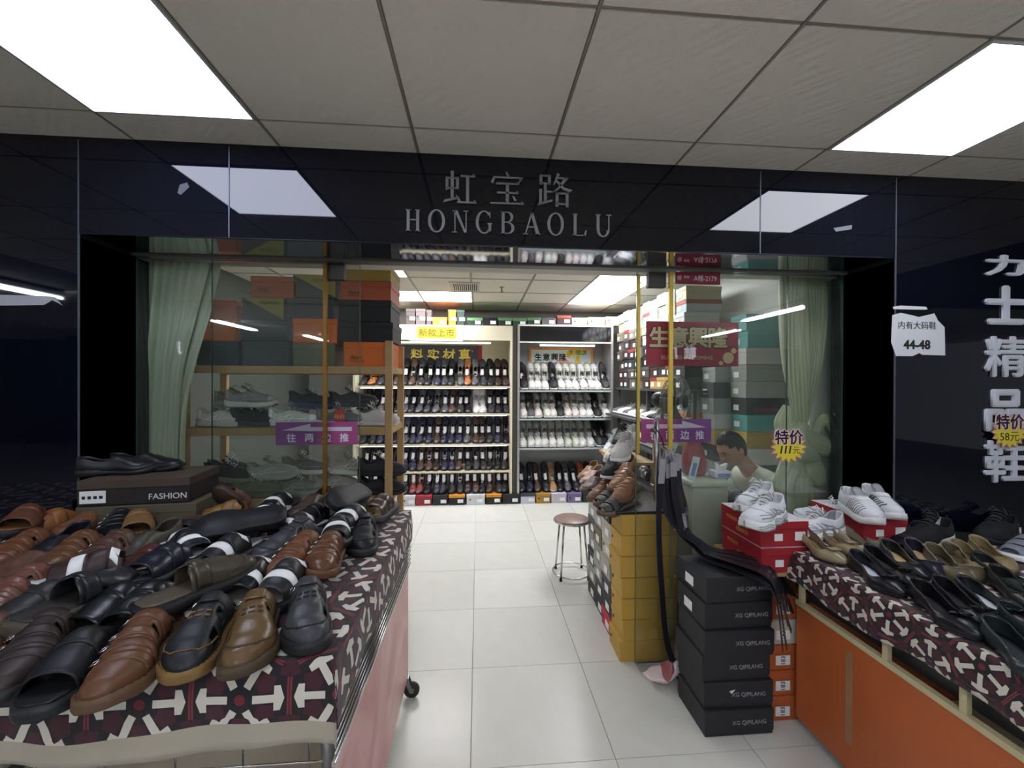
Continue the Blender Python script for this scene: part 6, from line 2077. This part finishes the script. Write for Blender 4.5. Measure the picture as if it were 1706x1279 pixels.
PX, PY = 1.97, 2.76     # the man's chest
HC = Vector((1.735, 2.74, 1.115))
J = {'pelvis': (2.10, 2.76, .53, (.15, .12)), 'waist': (2.07, 2.76, .65, (.135, .11)), 'chest': (2.01, 2.76, .79, (.13, .095)), 'upper': (1.945, 2.76, .895, (.095, .065)), 'neck': (1.855, 2.755, .985, .048), 'nape': (1.80, 2.75, 1.045, .052), 'skull': (1.76, 2.745, 1.10, .06)}
B = [('pelvis', 'waist'), ('waist', 'chest'), ('chest', 'upper'), ('upper', 'neck'), ('neck', 'nape'), ('nape', 'skull')]
for s_, n_ in ((-1, 'r'), (1, 'l')):
    y = 2.76
    J.update({'sh' + n_: (1.94, y + s_ * .16, .885, .042), 'el' + n_: (1.86, y + s_ * .21, .665, .045), 'wr' + n_: (1.66, y + s_ * .10, .66, .03), 'pm' + n_: (1.60, y + s_ * .08, .665, .033),
              'hp' + n_: (2.06, y + s_ * .10, .50, .09), 'kn' + n_: (1.70, y + s_ * .13, .50, .062), 'an' + n_: (1.74, y + s_ * .13, .09, .042), 'ft' + n_: (1.60, y + s_ * .14, .045, .038)})
    B += [('upper', 'sh' + n_), ('sh' + n_, 'el' + n_), ('el' + n_, 'wr' + n_), ('wr' + n_, 'pm' + n_), ('pelvis', 'hp' + n_), ('hp' + n_, 'kn' + n_), ('kn' + n_, 'an' + n_), ('an' + n_, 'ft' + n_)]
body = skin('body', J, B)
parts_ = [body]
for s_ in (-1, 1):
    for k in range(5):
        y = 2.76 + s_ * (.08 - .028 + .018 * k)
        if k == 4:
            ch = {'a': (1.625, 2.76 + s_ * .055, .67, .011), 'b': (1.60, 2.76 + s_ * .03, .69, .010), 'c': (1.578, 2.76 + s_ * .02, .70, .008)}
        else:
            l_ = (.034, .040, .037, .028)[k]
            ch = {'a': (1.592, y, .665, .010), 'b': (1.575 - l_ * .6, y, .655, .0095), 'c': (1.565 - l_ * .9, y, .63, .009), 'd': (1.58 - l_ * .8, y, .61, .008)}
        kk = list(ch)
        parts_.append(skin('finger', ch, list(zip(kk, kk[1:])), 1))
# the head, built facing +y then turned
bm = bmesh.new()
bmesh.ops.create_uvsphere(bm, u_segments=48, v_segments=36, radius=1)
gs = lambda x, z, cx, cz, sx, sz: math.exp(-((x - cx) / sx) ** 2 - ((z - cz) / sz) ** 2)
for v in bm.verts:
    x, y, z = v.co
    X, Yy, Z = x * .076, y * .094, z * .122
    if z < 0:
        k = 1 - .30 * min(1, -z) ** 1.4
        X *= k
        if y < 0:
            Yy *= 1 - .35 * (-z)
    if y > 0:
        fx, fz = X / .076, Z / .122
        Yy += .020 * gs(fx, fz, 0, -.16, .16, .22) * max(0, y)
        Yy += .012 * gs(fx, fz, 0, -.24, .20, .10) * max(0, y)
        Yy -= .010 * (gs(fx, fz, .42, .02, .2, .12) + gs(fx, fz, -.42, .02, .2, .12)) * max(0, y)
        Yy += .006 * gs(fx, fz, 0, .22, .8, .12)
        Yy += .008 * gs(fx, fz, 0, -.52, .34, .07)
        Yy -= .004 * gs(fx, fz, 0, -.53, .34, .03)
        Yy += .014 * gs(fx, fz, 0, -.86, .4, .18)
    v.co = Vector((X, Yy, Z))
for sx in (-1, 1):
    e = bmesh.ops.create_icosphere(bm, subdivisions=3, radius=1)
    for v in e['verts']:
        c_ = v.co
        v.co = Vector((sx * .076 + c_.x * .009, -.008 + c_.y * .020, -.012 + c_.z * .032))
hm = bpy.data.meshes.new('head')
bm.to_mesh(hm)
bm.free()
fwd_ = Vector((-.86, -.10, -.50)).normalized()
rt_ = fwd_.cross(Vector((0, 0, 1))).normalized()
up_ = rt_.cross(fwd_)
HM = Matrix(((rt_.x, fwd_.x, up_.x, HC.x), (rt_.y, fwd_.y, up_.y, HC.y), (rt_.z, fwd_.z, up_.z, HC.z), (0, 0, 0, 1)))
hm.transform(HM)
parts_.append(hm)
man = thing('person', 'man in a pale shirt seated behind the counter, head bent down', 'person', (2.0, 2.76, 0))
off = (-2.0, -2.76, 0)
obj('body', join_remesh(parts_, .0055), mat('skin', (176, 128, 104), .5, var=.06, vscale=20), man, off)
# hair
bm = bmesh.new()
bmesh.ops.create_uvsphere(bm, u_segments=40, v_segments=30, radius=1)
dele = []
for v in bm.verts:
    x, y, z = v.co
    lim = .30 if y > .2 else (-.02 if y > -.25 else -.55)
    if y > .62 and z < .55:
        lim = .58
    if z < lim:
        dele.append(v)
    k = 1.0 + .02 * math.sin(x * 30) * math.sin(y * 26)
    v.co = Vector((x * .0815 * k, (y * .100 - .003) * (1 - .25 * max(0, -z) * (1 if y < 0 else 0)), z * .130 * k))
bmesh.ops.delete(bm, geom=dele, context='VERTS')
bmesh.ops.solidify(bm, geom=list(bm.faces), thickness=.008)
hh = bpy.data.meshes.new('hair')
bm.to_mesh(hh)
bm.free()
hh.transform(HM)
hh.polygons.foreach_set('use_smooth', [True] * len(hh.polygons))
obj('hair', hh, mat('black_hair', (28, 25, 24), .5, bump=.6, bscale=160), man, off)
# eyes and brows
em = MB()
for sx in (-1, 1):
    p = HM @ Vector((sx * .032, .082, .004))
    MB().lathe([(.0005, -.006), (.006, -.004), (.0075, 0), (.006, .004), (.0005, .006)], 10, p).build('eye', plain((40, 30, 26), .2), man, True, off)
    MB().tube([HM @ Vector((sx * q, .0905 - abs(q - .03) * .2, .024 + .003 * math.sin(q * 60))) for q in (.014, .026, .038, .05)], .0028, 6).build('eyebrow', plain((30, 26, 24), .7), man, True, off)
# shirt and trousers
JS = {'waist': (2.10, 2.76, .52, (.165, .135)), 'mid': (2.07, 2.76, .65, (.155, .125)), 'chest': (2.005, 2.76, .80, (.168, .13)), 'upper': (1.925, 2.76, .90, (.16, .13)), 'col': (1.858, 2.757, .982, .072)}
BS = [('waist', 'mid'), ('mid', 'chest'), ('chest', 'upper'), ('upper', 'col')]
for s_, n_ in ((-1, 'r'), (1, 'l')):
    JS.update({'sh' + n_: (1.935, 2.76 + s_ * .175, .90, .075), 'um' + n_: (1.90, 2.76 + s_ * .20, .78, .066), 'el' + n_: (1.862, 2.76 + s_ * .212, .68, .062)})
    BS += [('upper', 'sh' + n_), ('sh' + n_, 'um' + n_), ('um' + n_, 'el' + n_)]
sm = skin('shirt', JS, BS)
sm.polygons.foreach_set('use_smooth', [True] * len(sm.polygons))
obj('shirt', sm, mat('shirt_cloth', (190, 194, 176), .85, var=.05, bump=.5, bscale=26), man, off)
JT = {'pelvis': (2.09, 2.76, .53, (.17, .135))}
BT = []
for s_, n_ in ((-1, 'r'), (1, 'l')):
    JT.update({'hp' + n_: (2.05, 2.76 + s_ * .10, .505, .10), 'kn' + n_: (1.70, 2.76 + s_ * .13, .505, .075), 'an' + n_: (1.735, 2.76 + s_ * .13, .12, .058)})
    BT += [('pelvis', 'hp' + n_), ('hp' + n_, 'kn' + n_), ('kn' + n_, 'an' + n_)]
tm = skin('trousers', JT, BT)
tm.polygons.foreach_set('use_smooth', [True] * len(tm.polygons))
obj('trousers', tm, mat('trouser_cloth', (48, 50, 56), .85), man, off)
